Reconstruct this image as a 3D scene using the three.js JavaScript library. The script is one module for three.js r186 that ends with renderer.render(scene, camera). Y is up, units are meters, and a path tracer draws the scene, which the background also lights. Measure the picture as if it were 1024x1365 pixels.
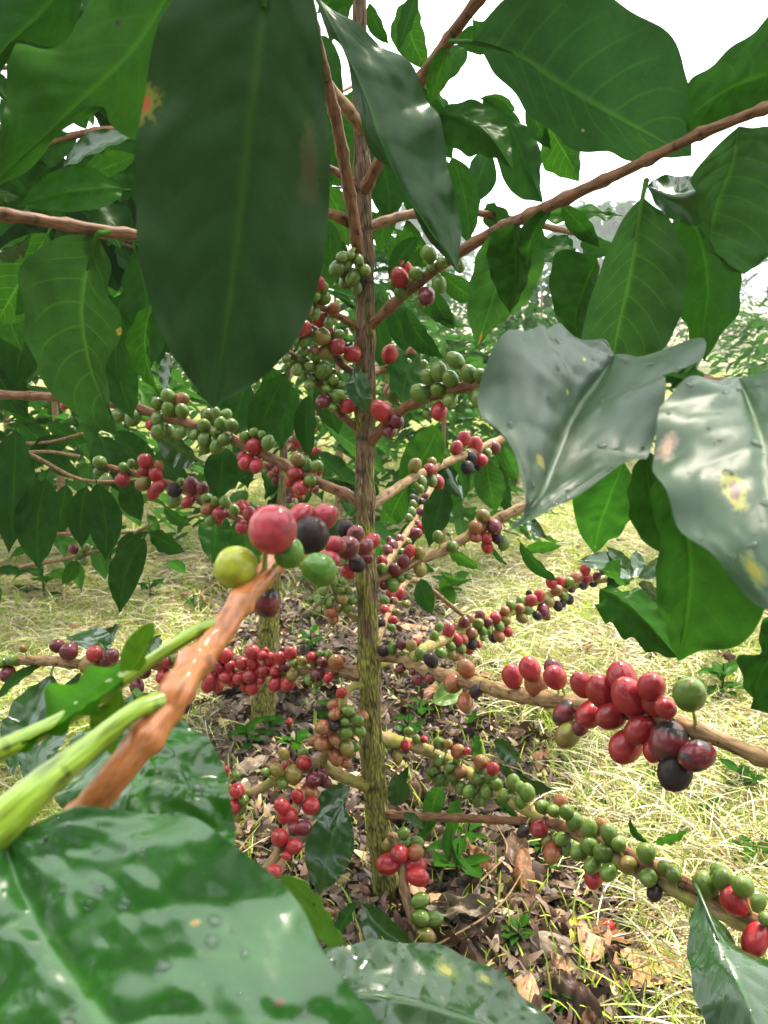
import * as THREE from 'three';
import { mergeGeometries } from 'three/addons/utils/BufferGeometryUtils.js';
import { ImprovedNoise } from 'three/addons/math/ImprovedNoise.js';

// ---------------------------------------------------------------- camera, sky, sun, exposure
const scene = new THREE.Scene();
const FOV = 68, PITCH = THREE.MathUtils.degToRad(11.9), EYE = new THREE.Vector3(0, 0.5507, 0);
const camera = new THREE.PerspectiveCamera(FOV, 0.75, 0.01, 400);
camera.position.copy(EYE);
camera.rotation.x = -PITCH;
camera.focus = 0.6; camera.userData.fStop = 16;
const SUN = new THREE.Vector3(0.35, 1.0, -0.55).normalize();
{
  const w = 256, h = 128, a = new Float32Array(w * h * 4), d = new THREE.Vector3();
  for (let j = 0; j < h; j++) for (let i = 0; i < w; i++) {
    const th = (j + 0.5) / h * Math.PI - Math.PI / 2, ph = (i + 0.5) / w * 2 * Math.PI - Math.PI;
    d.set(Math.cos(th) * Math.sin(ph), Math.sin(th), Math.cos(th) * Math.cos(ph));
    // overcast dome: a little brighter towards the zenith, a soft broad veil round the sun
    const e = Math.max(0, d.y), v = 0.92 + 0.3 * e, k = (j * w + i) * 4;
    a[k] = v * 0.97; a[k + 1] = v; a[k + 2] = v * 1.03; a[k + 3] = 1;
  }
  const t = new THREE.DataTexture(a, w, h, THREE.RGBAFormat, THREE.FloatType);
  t.mapping = THREE.EquirectangularReflectionMapping; t.magFilter = THREE.LinearFilter; t.minFilter = THREE.LinearFilter; t.needsUpdate = true;
  scene.background = t; scene.environment = t;
}
const sun = new THREE.DirectionalLight(0xfff4e2, 3);
sun.position.copy(SUN).multiplyScalar(6); sun.castShadow = true; sun.shadow.radius = 14;
Object.assign(sun.shadow.camera, { left: -4, right: 4, top: 4, bottom: -4, near: 0.1, far: 20 }); sun.shadow.mapSize.set(2048, 2048);
scene.add(sun, sun.target);
const renderer = new THREE.WebGLRenderer();
renderer.toneMapping = THREE.LinearToneMapping; renderer.toneMappingExposure = 4.7; renderer.shadowMap.enabled = true;
scene.fog = new THREE.FogExp2(0xf2f7f5, 0.006);

// ---------------------------------------------------------------- small tools
let seed = 20240607;
const rnd = () => { seed = (seed + 0x6D2B79F5) | 0; let t = Math.imul(seed ^ (seed >>> 15), 1 | seed); t = (t + Math.imul(t ^ (t >>> 7), 61 | t)) ^ t; return ((t ^ (t >>> 14)) >>> 0) / 4294967296; };
const rr = (a, b) => a + (b - a) * rnd(), pick = (a) => a[Math.floor(rnd() * a.length)];
const perlin = new ImprovedNoise();
const nz = (x, y, z = 0) => perlin.noise(x, y, z);
const fbm = (x, y, z = 0) => 0.55 * nz(x, y, z) + 0.28 * nz(x * 2.1, y * 2.1, z + 7) + 0.17 * nz(x * 4.3, y * 4.3, z + 13);
const sm = (a, b, x) => { const t = Math.min(1, Math.max(0, (x - a) / (b - a))); return t * t * (3 - 2 * t); };
const V = (x, y, z) => new THREE.Vector3(x, y, z);
const FPX = 682.5 / Math.tan(THREE.MathUtils.degToRad(FOV / 2));
const FW = V(0, -Math.sin(PITCH), -Math.cos(PITCH)), UP = V(0, Math.cos(PITCH), -Math.sin(PITCH));
// a surveyed bearing (x, y) taken at horizontal distance d gives a point of the place
function P(x, y, d) {
  const r = V((x - 512) / FPX, 0, 0).add(FW).addScaledVector(UP, -(y - 682.5) / FPX);
  return r.multiplyScalar(d / -r.z).add(EYE);
}
const depthOf = (p) => p.clone().sub(EYE).dot(FW);
const wide = (n, p) => n * depthOf(p) / FPX;          // n survey units at p, in metres
const taken = {};
const numbered = (n) => { const k = taken[n] = (taken[n] ?? -1) + 1; return k ? n + '_' + String(k).padStart(3, '0') : n; };
function tag(o, label, category, group, kind) { if (label) o.userData.label = label; if (category) o.userData.category = category; if (group) o.userData.group = group; if (kind) o.userData.kind = kind; return o; }
const lit = (o) => { o.castShadow = true; o.receiveShadow = true; return o; };
function thing(name, pos, label, category, group) { const g = new THREE.Group(); g.name = numbered(name); g.position.copy(pos); scene.add(g); return tag(g, label, category, group); }
function top(name, geo, mat, label, category, group, kind) { const m = lit(new THREE.Mesh(geo, mat)); m.name = numbered(name); scene.add(m); return tag(m, label, category, group, kind); }
// a part whose geometry is in world coordinates, under a thing that stands at its base
function part(parent, name, geo, mat) { const m = lit(new THREE.Mesh(geo, mat)); m.name = name; m.position.copy(parent.position).negate(); parent.add(m); return m; }

function dataTex(w, h, fn, srgb = true) {
  const a = new Uint8Array(w * h * 4);
  for (let j = 0; j < h; j++) for (let i = 0; i < w; i++) {
    const c = fn((i + 0.5) / w, (j + 0.5) / h), k = (j * w + i) * 4;
    for (let q = 0; q < 3; q++) a[k + q] = Math.max(0, Math.min(255, Math.round(255 * (srgb ? Math.pow(Math.max(0, c[q]), 1 / 2.2) : c[q]))));
    a[k + 3] = 255;
  }
  const t = new THREE.DataTexture(a, w, h);
  if (srgb) t.colorSpace = THREE.SRGBColorSpace;
  t.wrapS = t.wrapT = THREE.RepeatWrapping; t.magFilter = THREE.LinearFilter; t.minFilter = THREE.LinearMipmapLinearFilter; t.generateMipmaps = true; t.needsUpdate = true;
  return t;
}
const tileN = (u, v, k, z = 0) => {   // noise that tiles over 0..1
  const a = nz(u * k, v * k, z), b = nz((u - 1) * k, v * k, z), c = nz(u * k, (v - 1) * k, z), d = nz((u - 1) * k, (v - 1) * k, z);
  return (a * (1 - u) + b * u) * (1 - v) + (c * (1 - u) + d * u) * v;
};
const rgb = (r, g, b) => new THREE.Color().setRGB(r, g, b);

// ---------------------------------------------------------------- leaf textures and materials
const NV = 9;                                                       // pairs of side veins
const phase = (t, s) => NV * (t - 0.2 * Math.pow(Math.abs(s), 1.35)) + 0.18 * (s > 0 ? 1 : 0);
function leafTex(opt = {}) {
  const { vein = 0.35, z = 0, spots = [], mott = 0.16, base = null } = opt;
  return dataTex(256, 512, (u, v) => {
    const s = (u - 0.5) * 2, p = phase(v, s), fr = Math.abs(p - Math.round(p));
    let g = 0.62 * (1 + mott * fbm(u * 5, v * 9, z) * 2 + 0.10 * nz(u * 34, v * 60, z));
    const c = [g, g, g];
    const lat = Math.exp(-Math.pow(fr / 0.045, 2)) * sm(1.0, 0.55, Math.abs(s)) * 0.75;
    const net = Math.pow(Math.max(0, 1 - Math.abs(nz(u * 26, v * 46, z + 3)) * 9), 2) * 0.14;
    const mid = Math.exp(-Math.pow(s / (0.055 - 0.03 * v), 2));
    const k = Math.min(1, mid * 1.1 + lat * vein * 1.3 + net * vein * 1.5);
    c[0] += k * 0.75 * (0.4 + vein); c[1] += k * 0.5 * (0.4 + vein); c[2] += k * 0.32 * (0.4 + vein);
    // pale specks and bits of lichen
    const sp = nz(u * 70 + 5, v * 120, z + 40); if (sp > 0.62) { c[0] += 0.7; c[1] += 0.45; c[2] += 0.3; }
    for (let i = 0; i < 3; i++) c[i] *= base ? 0.72 * base[i] : 0.72;
    for (const q of spots) {
      const wob = 1 + 0.8 * fbm(u * 12 + q.u * 30, v * 20, z + 9) + 0.35 * nz(u * 46, v * 80, z + 2), d = Math.hypot((u - q.u) * (q.ax ?? 1), (v - q.v) * (q.ay ?? 2)) / q.r / wob;
      const hal = sm(1, 0.55, d), cor = sm(0.5, 0.3, d);
      for (let i = 0; i < 3; i++) { c[i] += (q.halo[i] - c[i]) * hal; c[i] += (q.core[i] - c[i]) * cor; }
    }
    return c;
  });
}
const texA = leafTex({ vein: 0.3, z: 1 }), texB = leafTex({ vein: 0.34, z: 11, mott: 0.22 }), texU = leafTex({ vein: 0.75, z: 21 });
const wetMap = dataTex(256, 512, (u, v) => { const n = fbm(u * 6, v * 12, 77), m = sm(-0.05, 0.12, n); const q = 0.45 + 0.55 * m; return [q, q, q]; }, false);
const LK = 0.39 / 0.45;
function leafMat(r, g, b, { tex = texA, tr = 0.36, coat = 0.05, cr = 0.3, wet = false, baked = false } = {}) {
  const k = LK;
  const m = new THREE.MeshPhysicalMaterial({ color: baked ? rgb(1, 1, 1) : rgb(r * k * 0.72, g * k, b * k * 0.55), map: tex, roughness: 1, transmission: tr, thickness: 0, clearcoat: coat, clearcoatRoughness: cr, side: THREE.DoubleSide, specularIntensity: 0 });
  if (wet) m.clearcoatRoughnessMap = wetMap;
  return m;
}
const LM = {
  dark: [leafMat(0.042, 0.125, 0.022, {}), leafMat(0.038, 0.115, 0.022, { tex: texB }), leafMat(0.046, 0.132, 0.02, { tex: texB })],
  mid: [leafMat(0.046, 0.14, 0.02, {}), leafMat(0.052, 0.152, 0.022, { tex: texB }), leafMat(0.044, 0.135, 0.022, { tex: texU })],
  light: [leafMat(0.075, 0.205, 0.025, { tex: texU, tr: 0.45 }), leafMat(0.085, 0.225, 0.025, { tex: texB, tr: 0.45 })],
  young: [leafMat(0.25, 0.44, 0.04, { tr: 0.4, cr: 0.2 })],
  gloss: [leafMat(0.038, 0.115, 0.024, { tr: 0.12, coat: 1, cr: 0.16 }), leafMat(0.042, 0.122, 0.024, { tex: texB, tr: 0.12, coat: 1, cr: 0.2 })],
  pale: [leafMat(0.30, 0.40, 0.14, { tex: texU, tr: 0.35, coat: 0.3, cr: 0.4 })],
};

// ---------------------------------------------------------------- shapes
// leaf blade spanned between its left margin, its midrib and its right margin (world points)
function blade(M, L, R, { nt = 40, ns = 10, quilt = 0.0006, wave = 0.0, cup = 0.05, wk = 5, ph = 0, groove = 0.0007 } = {}) {
  const sp = (a) => new THREE.CatmullRomCurve3(a, false, 'centripetal').getSpacedPoints(nt);
  const m = sp(M), l = sp(L), r = sp(R), pos = [], uv = [], idx = [], n = V(), t = V(), a = V(), q = V();
  for (let i = 0; i <= nt; i++) {
    t.copy(m[Math.min(nt, i + 1)]).sub(m[Math.max(0, i - 1)]).normalize();
    a.copy(r[i]).sub(l[i]); const w = a.length();
    n.crossVectors(t, a.lengthSq() > 1e-12 ? a : V(1, 0, 0)).normalize();
    const tt = i / nt;
    for (let j = -ns; j <= ns; j++) {
      const s = j / ns, b = Math.abs(s), e = s < 0 ? l[i] : r[i];
      q.copy(m[i]).lerp(e, b);
      const taper = Math.min(1, w / 0.02), f = phase(tt, s), irr = 0.65 + 1.1 * nz(tt * 5 + ph * 3, s * 2.2, ph);
      let h = cup * w * b * (1 - b) * 2;
      h += quilt * irr * taper * (Math.abs(Math.sin(Math.PI * f)) - 0.5) * sm(0, 0.15, b) * sm(1.02, 0.8, b);
      h -= groove * taper * Math.exp(-Math.pow(s / 0.07, 2));
      h += wave * taper * Math.sin(wk * 2 * Math.PI * tt + ph + (s > 0 ? 1.9 : 0)) * b * b;
      h += 0.35 * wave * taper * fbm(tt * 5 + ph, s * 2.5, ph) * 2 + 0.45 * quilt * taper * fbm(tt * 22, s * 9, ph + 4);
      q.addScaledVector(n, h);
      pos.push(q.x, q.y, q.z); uv.push((s + 1) / 2, tt);
    }
  }
  const W = 2 * ns + 1;
  for (let i = 0; i < nt; i++) for (let j = 0; j < W - 1; j++) { const k = i * W + j; idx.push(k, k + 1, k + W, k + 1, k + W + 1, k + W); }
  const g = new THREE.BufferGeometry();
  g.setAttribute('position', new THREE.Float32BufferAttribute(pos, 3)); g.setAttribute('uv', new THREE.Float32BufferAttribute(uv, 2));
  g.setIndex(idx); g.computeVertexNormals();
  return g;
}
// tapering stem through world points; rad = metres per point; bump(a, s, u) = extra radius in metres
function stem(pts, rad, { seg = 6, sides = 10, bump = null, vs = 12, cap = true } = {}) {
  const c = new THREE.CatmullRomCurve3(pts, false, 'centripetal'), n = (pts.length - 1) * seg, pos = [], uv = [], idx = [];
  const q = [], tg = []; for (let i = 0; i <= n; i++) { q.push(c.getPoint(i / n)); tg.push(c.getTangent(i / n)); }
  let N = V(0.31, 0.2, 1).cross(tg[0]).normalize(), len = 0; const B = V();
  for (let i = 0; i <= n; i++) {
    if (i) len += q[i].distanceTo(q[i - 1]);
    N.addScaledVector(tg[i], -N.dot(tg[i])).normalize(); B.crossVectors(tg[i], N);
    const u = i / n * (pts.length - 1), k = Math.min(pts.length - 2, Math.floor(u)), r0 = rad[k] + (rad[k + 1] - rad[k]) * (u - k);
    for (let j = 0; j <= sides; j++) {
      const a = j / sides * 2 * Math.PI, r = r0 + (bump ? bump(j === sides ? 0 : a, len, i / n) : 0);
      pos.push(q[i].x + r * (Math.cos(a) * N.x + Math.sin(a) * B.x), q[i].y + r * (Math.cos(a) * N.y + Math.sin(a) * B.y), q[i].z + r * (Math.cos(a) * N.z + Math.sin(a) * B.z));
      uv.push(j / sides, len * vs);
    }
  }
  const W = sides + 1;
  for (let i = 0; i < n; i++) for (let j = 0; j < sides; j++) { const k = i * W + j; idx.push(k, k + 1, k + W, k + 1, k + W + 1, k + W); }
  if (cap) for (const [row, e] of [[0, -1], [n, 1]]) {
    const k = pos.length / 3, p = q[row].clone().addScaledVector(tg[row], e * rad[row ? rad.length - 1 : 0] * 0.4);
    pos.push(p.x, p.y, p.z); uv.push(0.5, len * vs);
    for (let j = 0; j < sides; j++) idx.push(k, row * W + j, row * W + j + 1);
  }
  const g = new THREE.BufferGeometry();
  g.setAttribute('position', new THREE.Float32BufferAttribute(pos, 3)); g.setAttribute('uv', new THREE.Float32BufferAttribute(uv, 2));
  g.setIndex(idx); g.computeVertexNormals();
  g.userData.line = q;
  return g;
}
// a set of unit leaves: base at the origin, tip at x = 1, upper face +y
function profile(t) { return Math.pow(Math.sin(Math.PI * Math.pow(t, 0.86)), 0.85) * (1 - 0.5 * sm(0.8, 1, t)); }
function unitLeaf(k, nt, ns, W = 0.21) {
  const M = [], L = [], R = [], dr = [0.12, -0.1, 0.2, 0.05, 0.28, -0.18][k % 6], fold = [0.35, 0.15, 0.5, 0.25, 0.1, 0.4][k % 6], bend = [0.03, -0.04, 0.06, -0.02, 0.0, 0.05][k % 6];
  for (let i = 0; i <= 12; i++) {
    const t = i / 12, x = 0.07 + 0.93 * t, y = dr * x * (1 - x) * 2, z = bend * Math.sin(Math.PI * t), w = W * profile(t), wv = 0.018 * Math.sin(i * 1.9 + k) * profile(t);
    M.push(V(x, y, z)); L.push(V(x, y + w * fold + wv, z - w * (1 - 0.3 * fold))); R.push(V(x, y + w * fold - wv, z + w * (1 - 0.3 * fold)));
  }
  const g = blade(M, L, R, { nt, ns, quilt: 0.006, wave: 0.014, wk: 4 + k % 3, ph: k * 1.7, groove: 0.006, cup: 0.06 });
  const p = stem([V(0, 0, 0), V(0.04, 0.004, 0), V(0.1, dr * 0.1, bend * 0.1)], [0.012, 0.010, 0.006], { seg: 2, sides: 5, vs: 0 });
  const uv = p.attributes.uv; for (let i = 0; i < uv.count; i++) uv.setXY(i, 0.5, 0.1);
  return mergeGeometries([g, p]);
}
const UNIT = [0, 1, 2, 3, 4, 5].map((k) => unitLeaf(k, 26, 6)), UNITLOW = [0, 1, 2, 3].map((k) => unitLeaf(k, 7, 2));
const _m = new THREE.Matrix4(), _x = V(), _y = V(), _z = V();
function leafMatrix(a, b, roll, wz, facing) {
  _x.copy(b).sub(a); const len = _x.length(); _x.normalize();
  _y.copy(facing ?? EYE.clone().sub(a)); _y.addScaledVector(_x, -_y.dot(_x)).normalize(); _z.crossVectors(_x, _y);
  const c = Math.cos(roll), s = Math.sin(roll), y = _y.clone().multiplyScalar(c).addScaledVector(_z, s), z = V().crossVectors(_x, y);
  _m.makeBasis(_x.clone().multiplyScalar(len), y.multiplyScalar(len), z.multiplyScalar(len * wz)); _m.setPosition(a);
  return _m;
}
let leafCount = 0;
// leaf from base point to tip point; roll in degrees turns it about its midrib away from facing the survey point
function leaf(tree, a, b, mat, { roll = 0, wz = 1, k = null, low = false, facing = null } = {}) {
  const set = low ? UNITLOW : UNIT, v = k ?? leafCount++;
  const m = lit(new THREE.Mesh(set[v % set.length], Array.isArray(mat) ? mat[v % mat.length] : mat)); m.name = 'leaf';
  m.applyMatrix4(leafMatrix(a, b, THREE.MathUtils.degToRad(roll), wz, facing)); m.position.sub(tree.position);
  tree.add(m); return m;
}

// ---------------------------------------------------------------- bark and fruit materials
const barkTex = dataTex(256, 1024, (u, v) => {        // v = 0 at the foot of the trunk, 1 at its top
  const str = tileN(u, v * 1.0, 16, 3), fl = fbm(u * 10, v * 46, 5), fine = nz(u * 44, v * 160, 9), crack = Math.pow(Math.max(0, 1 - Math.abs(nz(u * 13, v * 34, 15)) * 5), 2);
  const k = 0.5 + 0.75 * fl + 0.3 * fine + 0.25 * str;
  const c = [0.05 + 0.24 * k, 0.03 + 0.155 * k, 0.014 + 0.085 * k];
  const ms = sm(0.0, 0.3, fbm(u * 6 + 3, v * 26, 31) + 0.66 - v * 1.2) * (0.55 + 0.45 * sm(-0.2, 0.2, fine));   // lichen and moss, thick at the foot, in flecks higher up
  const mo = [0.24 + 0.2 * fine, 0.26 + 0.2 * fine, 0.03];
  for (let i = 0; i < 3; i++) { c[i] += (mo[i] - c[i]) * ms * 0.8; c[i] *= 1 - 0.8 * crack; }
  const pl = sm(0.34, 0.42, fbm(u * 9 + 8, v * 40, 61)); for (let i = 0; i < 3; i++) c[i] += ([0.5, 0.42, 0.3][i] - c[i]) * pl * 0.7;
  return c.map((x) => x * 0.72);
});
const barkBump = dataTex(256, 1024, (u, v) => { const n = 0.5 + 0.6 * fbm(u * 10, v * 46, 5) + 0.2 * nz(u * 44, v * 160, 9); return [n, n, n]; }, false);
const trunkMat = new THREE.MeshPhysicalMaterial({ map: barkTex, roughness: 0.9, bumpMap: barkBump, bumpScale: 0.006, specularIntensity: 0.3 });
const twigTex = dataTex(128, 512, (u, v) => {
  const a = fbm(u * 9, v * 14, 2), b = nz(u * 30, v * 18, 8), ring = sm(0.5, 0.58, nz(u * 2, v * 40, 4));
  const k = 0.8 + 0.95 * a + 0.5 * b - 0.35 * ring; return [k, k * (0.97 + 0.06 * b), k * (0.94 + 0.1 * a)].map((x) => x * 0.8);
});
const twigMoss = dataTex(128, 512, (u, v) => {
  const a = fbm(u * 9, v * 14, 2), b = nz(u * 30, v * 30, 8), m = sm(-0.1, 0.15, fbm(u * 5, v * 12, 44));
  const k = 0.8 + 0.55 * a + 0.3 * b; return [k * (0.26 - 0.04 * m), k * (0.18 + 0.03 * m), k * (0.09 - 0.05 * m)];
});
const twigSoft = dataTex(128, 512, (u, v) => { const k = (0.8 + 0.6 * fbm(u * 9, v * 9, 2) + 0.25 * nz(u * 34, v * 60, 8)) * (1 - 0.5 * sm(0.25, 0.6, nz(u * 16, v * 22, 5))); return [k, k * 0.97, k * 0.92]; });
const tm = (r, g, b, rough, coat = 0, map = twigTex) => new THREE.MeshPhysicalMaterial({ color: rgb(r, g, b), map, roughness: rough, clearcoat: coat, clearcoatRoughness: 0.2, specularIntensity: 0.3 });
const TW = { brown: tm(0.2, 0.1, 0.05, 0.6), tan: tm(0.27, 0.175, 0.085, 0.7), moss: tm(1, 1, 1, 0.85, 0, twigMoss), rust: tm(0.42, 0.15, 0.045, 0.5, 0.6, twigSoft), green: tm(0.27, 0.42, 0.03, 0.4, 0.6), sprout: tm(0.36, 0.46, 0.10, 0.6), black: tm(0.03, 0.02, 0.015, 0.8) };

function fruitTex(side, tip, tipAmt, z, dead = 0) {
  return dataTex(128, 64, (u, v) => {           // v = 0 at the stalk, 1 at the navel
    const n = tileN(u, v, 7, z), m = tileN(u, v, 26, z + 5), c = [];
    const g = Math.max(0, Math.min(1, sm(0.45, 0.95, v + n * 0.35) * tipAmt)), bl = dead * sm(0.02, 0.16, tileN(u, v, 4, z + 20));
    for (let i = 0; i < 3; i++) { let x = (side[i] + (tip[i] - side[i]) * g) * (1 + 0.45 * n + 0.25 * m) * 0.5; x += ([0.02, 0.014, 0.012][i] - x) * bl; c.push(x); }
    if (m > 0.42) { c[0] += 0.05; c[1] += 0.04; c[2] += 0.02; }
    if (v > 0.955) { c[0] = 0.16; c[1] = 0.09; c[2] = 0.04; }
    return c;
  });
}
const FT = {
  r: fruitTex([0.50, 0.018, 0.022], [0.38, 0.015, 0.02], 0.8, 1), d: fruitTex([0.20, 0.012, 0.02], [0.11, 0.01, 0.016], 0.9, 2), o: fruitTex([0.42, 0.10, 0.03], [0.26, 0.16, 0.03], 0.8, 3),
  g: fruitTex([0.12, 0.23, 0.015], [0.16, 0.27, 0.02], 0.7, 4), y: fruitTex([0.26, 0.24, 0.025], [0.30, 0.14, 0.03], 0.6, 5), k: fruitTex([0.028, 0.02, 0.02], [0.05, 0.02, 0.02], 0.6, 6),
  b: fruitTex([0.24, 0.016, 0.022], [0.2, 0.02, 0.02], 0.6, 7, 1), l: fruitTex([0.58, 0.62, 0.03], [0.5, 0.56, 0.02], 0.6, 8), p: fruitTex([0.62, 0.06, 0.08], [0.42, 0.03, 0.04], 0.75, 9, 0.35), v: fruitTex([0.10, 0.27, 0.015], [0.13, 0.29, 0.02], 0.6, 10),
};
const FM = {};
for (const k in FT) FM[k] = [1, 0.82, 1.14].map((s, i) => new THREE.MeshPhysicalMaterial({ map: FT[k], color: rgb(Math.min(1, s), Math.min(1, s * (1 + 0.05 * (i - 1))), Math.min(1, s)), roughness: 0.6, clearcoat: k === 'k' ? 0.15 : 0.6, clearcoatRoughness: 0.16, specularIntensity: 0.15 }));
function fruit(sides, rows, dent = 0) {
  const pts = [];
  for (let i = 0; i <= rows; i++) {
    const th = Math.PI * (1 - i / rows); let r = Math.sin(th), y = Math.cos(th) * 1.12;
    if (th < 0.42) { const q = th / 0.42; y -= 0.05 * Math.exp(-Math.pow((q - 0.25) / 0.3, 2)) - 0.025 * Math.exp(-Math.pow((q - 0.62) / 0.16, 2)); }
    pts.push(new THREE.Vector2(Math.max(r, 0.0001), y));
  }
  const g = new THREE.LatheGeometry(pts, sides), p = g.attributes.position;
  for (let i = 0; i < p.count; i++) {
    const x = p.getX(i), y = p.getY(i), z = p.getZ(i), k = 1 + 0.05 * nz(x * 1.3 + dent * 5, y * 1.3, z * 1.3) + dent * 0.22 * (Math.abs(nz(x * 2 + 3, y * 2, z * 2 + dent)) - 0.25);
    p.setXYZ(i, x * k, y * k, z * k);
  }
  g.computeVertexNormals(); return g;
}
const FG = { hi: [fruit(30, 22), fruit(30, 22, 0.35)], mid: [fruit(16, 12), fruit(16, 12, 0.3)], low: [fruit(9, 7), fruit(9, 7, 0.4)] };

// ---------------------------------------------------------------- the coffee tree: trunk and branches
const BASE = P(518, 1212, 0.68); BASE.y = 0;
const tree = thing('coffee_tree', BASE, 'fruiting coffee tree with mossy trunk, wet leaves and branches of red and green cherries', 'tree');
{
  const px = [[522, 1232, 27], [516, 1190, 21], [511, 1150, 18.5], [502, 1080, 18], [496, 1000, 17.5], [493, 900, 16.5], [490, 800, 15.5], [487, 700, 14.5], [487, 560, 14.5], [487, 430, 14.5], [485, 300, 13], [482, 190, 12], [480, 60, 11], [478, -80, 10], [475, -300, 9]];
  const pts = px.map(([x, y]) => P(x, y, 0.68)), rad = px.map(([, , r], i) => wide(r * 0.87, pts[i]));
  let L = 0; for (let i = 1; i < pts.length; i++) L += pts[i].distanceTo(pts[i - 1]);
  const nodes = [0.1, 0.2, 0.29, 0.37, 0.45, 0.53, 0.59, 0.66, 0.73, 0.8];
  const g = stem(pts, rad, { seg: 22, sides: 36, vs: 1 / L, bump: (a, s) => {
    let h = 0.0012 * fbm(Math.cos(a) * 2.4, Math.sin(a) * 2.4, s * 16) * 2 + 0.0007 * nz(Math.cos(a) * 7, Math.sin(a) * 7, s * 60);
    for (const n of nodes) h += 0.0016 * Math.exp(-Math.pow((s - n) / 0.008, 2));
    return h;
  } });
  part(tree, 'trunk', g, trunkMat);
}
const BR = {};
// list of [x, y, d, half width]; half width in survey units
function branch(t, key, list, mat, { node = 0.034, sides = 10 } = {}) {
  const pts = list.map(([x, y, d]) => P(x, y, d)), rad = list.map(([, , , r], i) => wide(r, pts[i])), off = rr(0, node);
  const sw = (s) => { const m = ((s + off) % node) / node - 0.5; return Math.exp(-Math.pow(m / 0.09, 2)); };
  const g = stem(pts, rad, { seg: 10, sides, vs: 6, bump: (a, s, u) => rad[0] * (0.22 * sw(s) + 0.14 * nz(Math.cos(a) * 2, Math.sin(a) * 2, s * 70) + 0.1 * nz(Math.cos(a) * 5, Math.sin(a) * 5, s * 260)) });
  const m = part(t, 'branch', g, mat); m.userData.line = undefined;
  return BR[key] = { mesh: m, line: g.userData.line, tree: t, fruit: [] };
}
branch(tree, 'RT', [[484, 258, .68, 8], [500, 226, .655, 8], [560, 108, .6, 8], [598, 53, .57, 8], [660, -30, .53, 8], [760, -160, .48, 7]], TW.brown);
branch(tree, 'R0', [[488, 304, .68, 7], [540, 287, .7, 6.5], [613, 281, .74, 5], [685, 293, .8, 4.5], [775, 312, .86, 4]], TW.brown);
branch(tree, 'R1', [[488, 440, .68, 8], [525, 405, .66, 7], [583, 357, .63, 7], [656, 310, .58, 7.5], [690, 294, .55, 8], [800, 243, .48, 7.5], [860, 215, .45, 7], [935, 178, .42, 7], [1060, 130, .38, 7]], TW.brown);
branch(tree, 'R2', [[490, 592, .68, 8], [537, 546, .65, 7], [586, 525, .62, 7], [628, 514, .6, 8], [660, 512, .58, 8], [760, 500, .52, 8], [850, 492, .42, 8], [930, 508, .35, 8], [985, 512, .31, 8], [1090, 512, .27, 8]], TW.brown);
branch(tree, 'R2B', [[490, 497, .68, 6], [525, 491, .72, 5], [556, 492, .76, 4], [585, 505, .8, 3]], TW.tan);
branch(tree, 'R3', [[488, 678, .68, 8], [502, 669, .69, 7], [551, 637, .76, 6], [621, 606, .86, 5.5], [663, 588, .92, 5.5], [760, 548, 1.05, 5]], TW.tan);
branch(tree, 'R4', [[488, 782, .68, 9], [501, 773, .69, 8], [546, 752, .7, 7], [596, 731, .72, 7], [628, 712, .73, 7], [699, 675, .75, 7], [790, 640, .8, 6]], TW.tan);
branch(tree, 'R4B', [[490, 795, .68, 6], [514, 754, .78, 5], [538, 717, .9, 4.5], [556, 688, .98, 4], [580, 640, 1.08, 3.5]], TW.tan);
branch(tree, 'R4C', [[494, 872, .68, 6], [512, 833, .76, 4], [522, 810, .82, 3.5], [551, 773, .92, 3.5], [617, 820, 1.0, 2.5]], TW.tan);
branch(tree, 'R5', [[494, 886, .68, 9], [535, 874, .76, 7], [564, 865, .82, 7], [594, 852, .88, 6.5], [650, 830, .94, 6], [700, 808, .99, 5.5], [760, 782, 1.05, 5], [835, 768, 1.12, 4]], TW.moss);
branch(tree, 'R6', [[494, 872, .68, 10], [532, 876, .67, 9], [554, 889, .65, 9], [586, 899, .62, 9], [629, 910, .58, 9], [685, 925, .53, 10], [740, 934, .48, 11], [800, 945, .43, 11], [880, 957, .39, 11], [960, 987, .36, 10], [1005, 1006, .345, 10], [1070, 1035, .33, 9]], TW.tan);
branch(tree, 'R7', [[498, 983, .68, 10], [545, 992, .69, 8], [571, 1001, .7, 8], [604, 1018, .69, 7], [657, 1052, .66, 7], [698, 1077, .62, 8], [774, 1115, .57, 8], [807, 1138, .545, 8], [884, 1179, .5, 9], [960, 1218, .46, 8], [1050, 1262, .42, 8]], TW.moss);
branch(tree, 'R8', [[508, 1085, .68, 7], [531, 1087, .67, 5], [602, 1090, .66, 5], [705, 1095, .61, 5], [735, 1097, .59, 6], [807, 1123, .55, 7], [868, 1153, .51, 8], [925, 1182, .48, 8], [1024, 1235, .43, 9], [1080, 1265, .41, 9]], TW.brown);
branch(tree, 'R9', [[512, 1118, .68, 7], [528, 1118, .665, 6], [536, 1150, .65, 6], [541, 1195, .63, 6], [556, 1245, .61, 6]], TW.tan);
branch(tree, 'L0', [[486, 180, .68, 8], [474, 159, .665, 8], [433, 109, .62, 7.5], [380, 40, .57, 7], [330, -60, .52, 7]], TW.tan);
branch(tree, 'L1A', [[485, 350, .68, 7], [478, 335, .67, 8], [471, 290, .655, 8], [463, 240, .64, 8], [449, 165, .61, 8], [435, 108, .58, 8], [415, 20, .53, 7]], TW.brown);
branch(tree, 'L1', [[485, 308, .68, 7], [470, 300, .67, 6.5], [440, 285, .645, 6.5], [330, 300, .55, 7], [260, 315, .5, 7], [185, 314, .46, 7.5], [80, 298, .42, 8], [20, 288, .4, 8], [-60, 278, .38, 8]], TW.brown);
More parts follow.
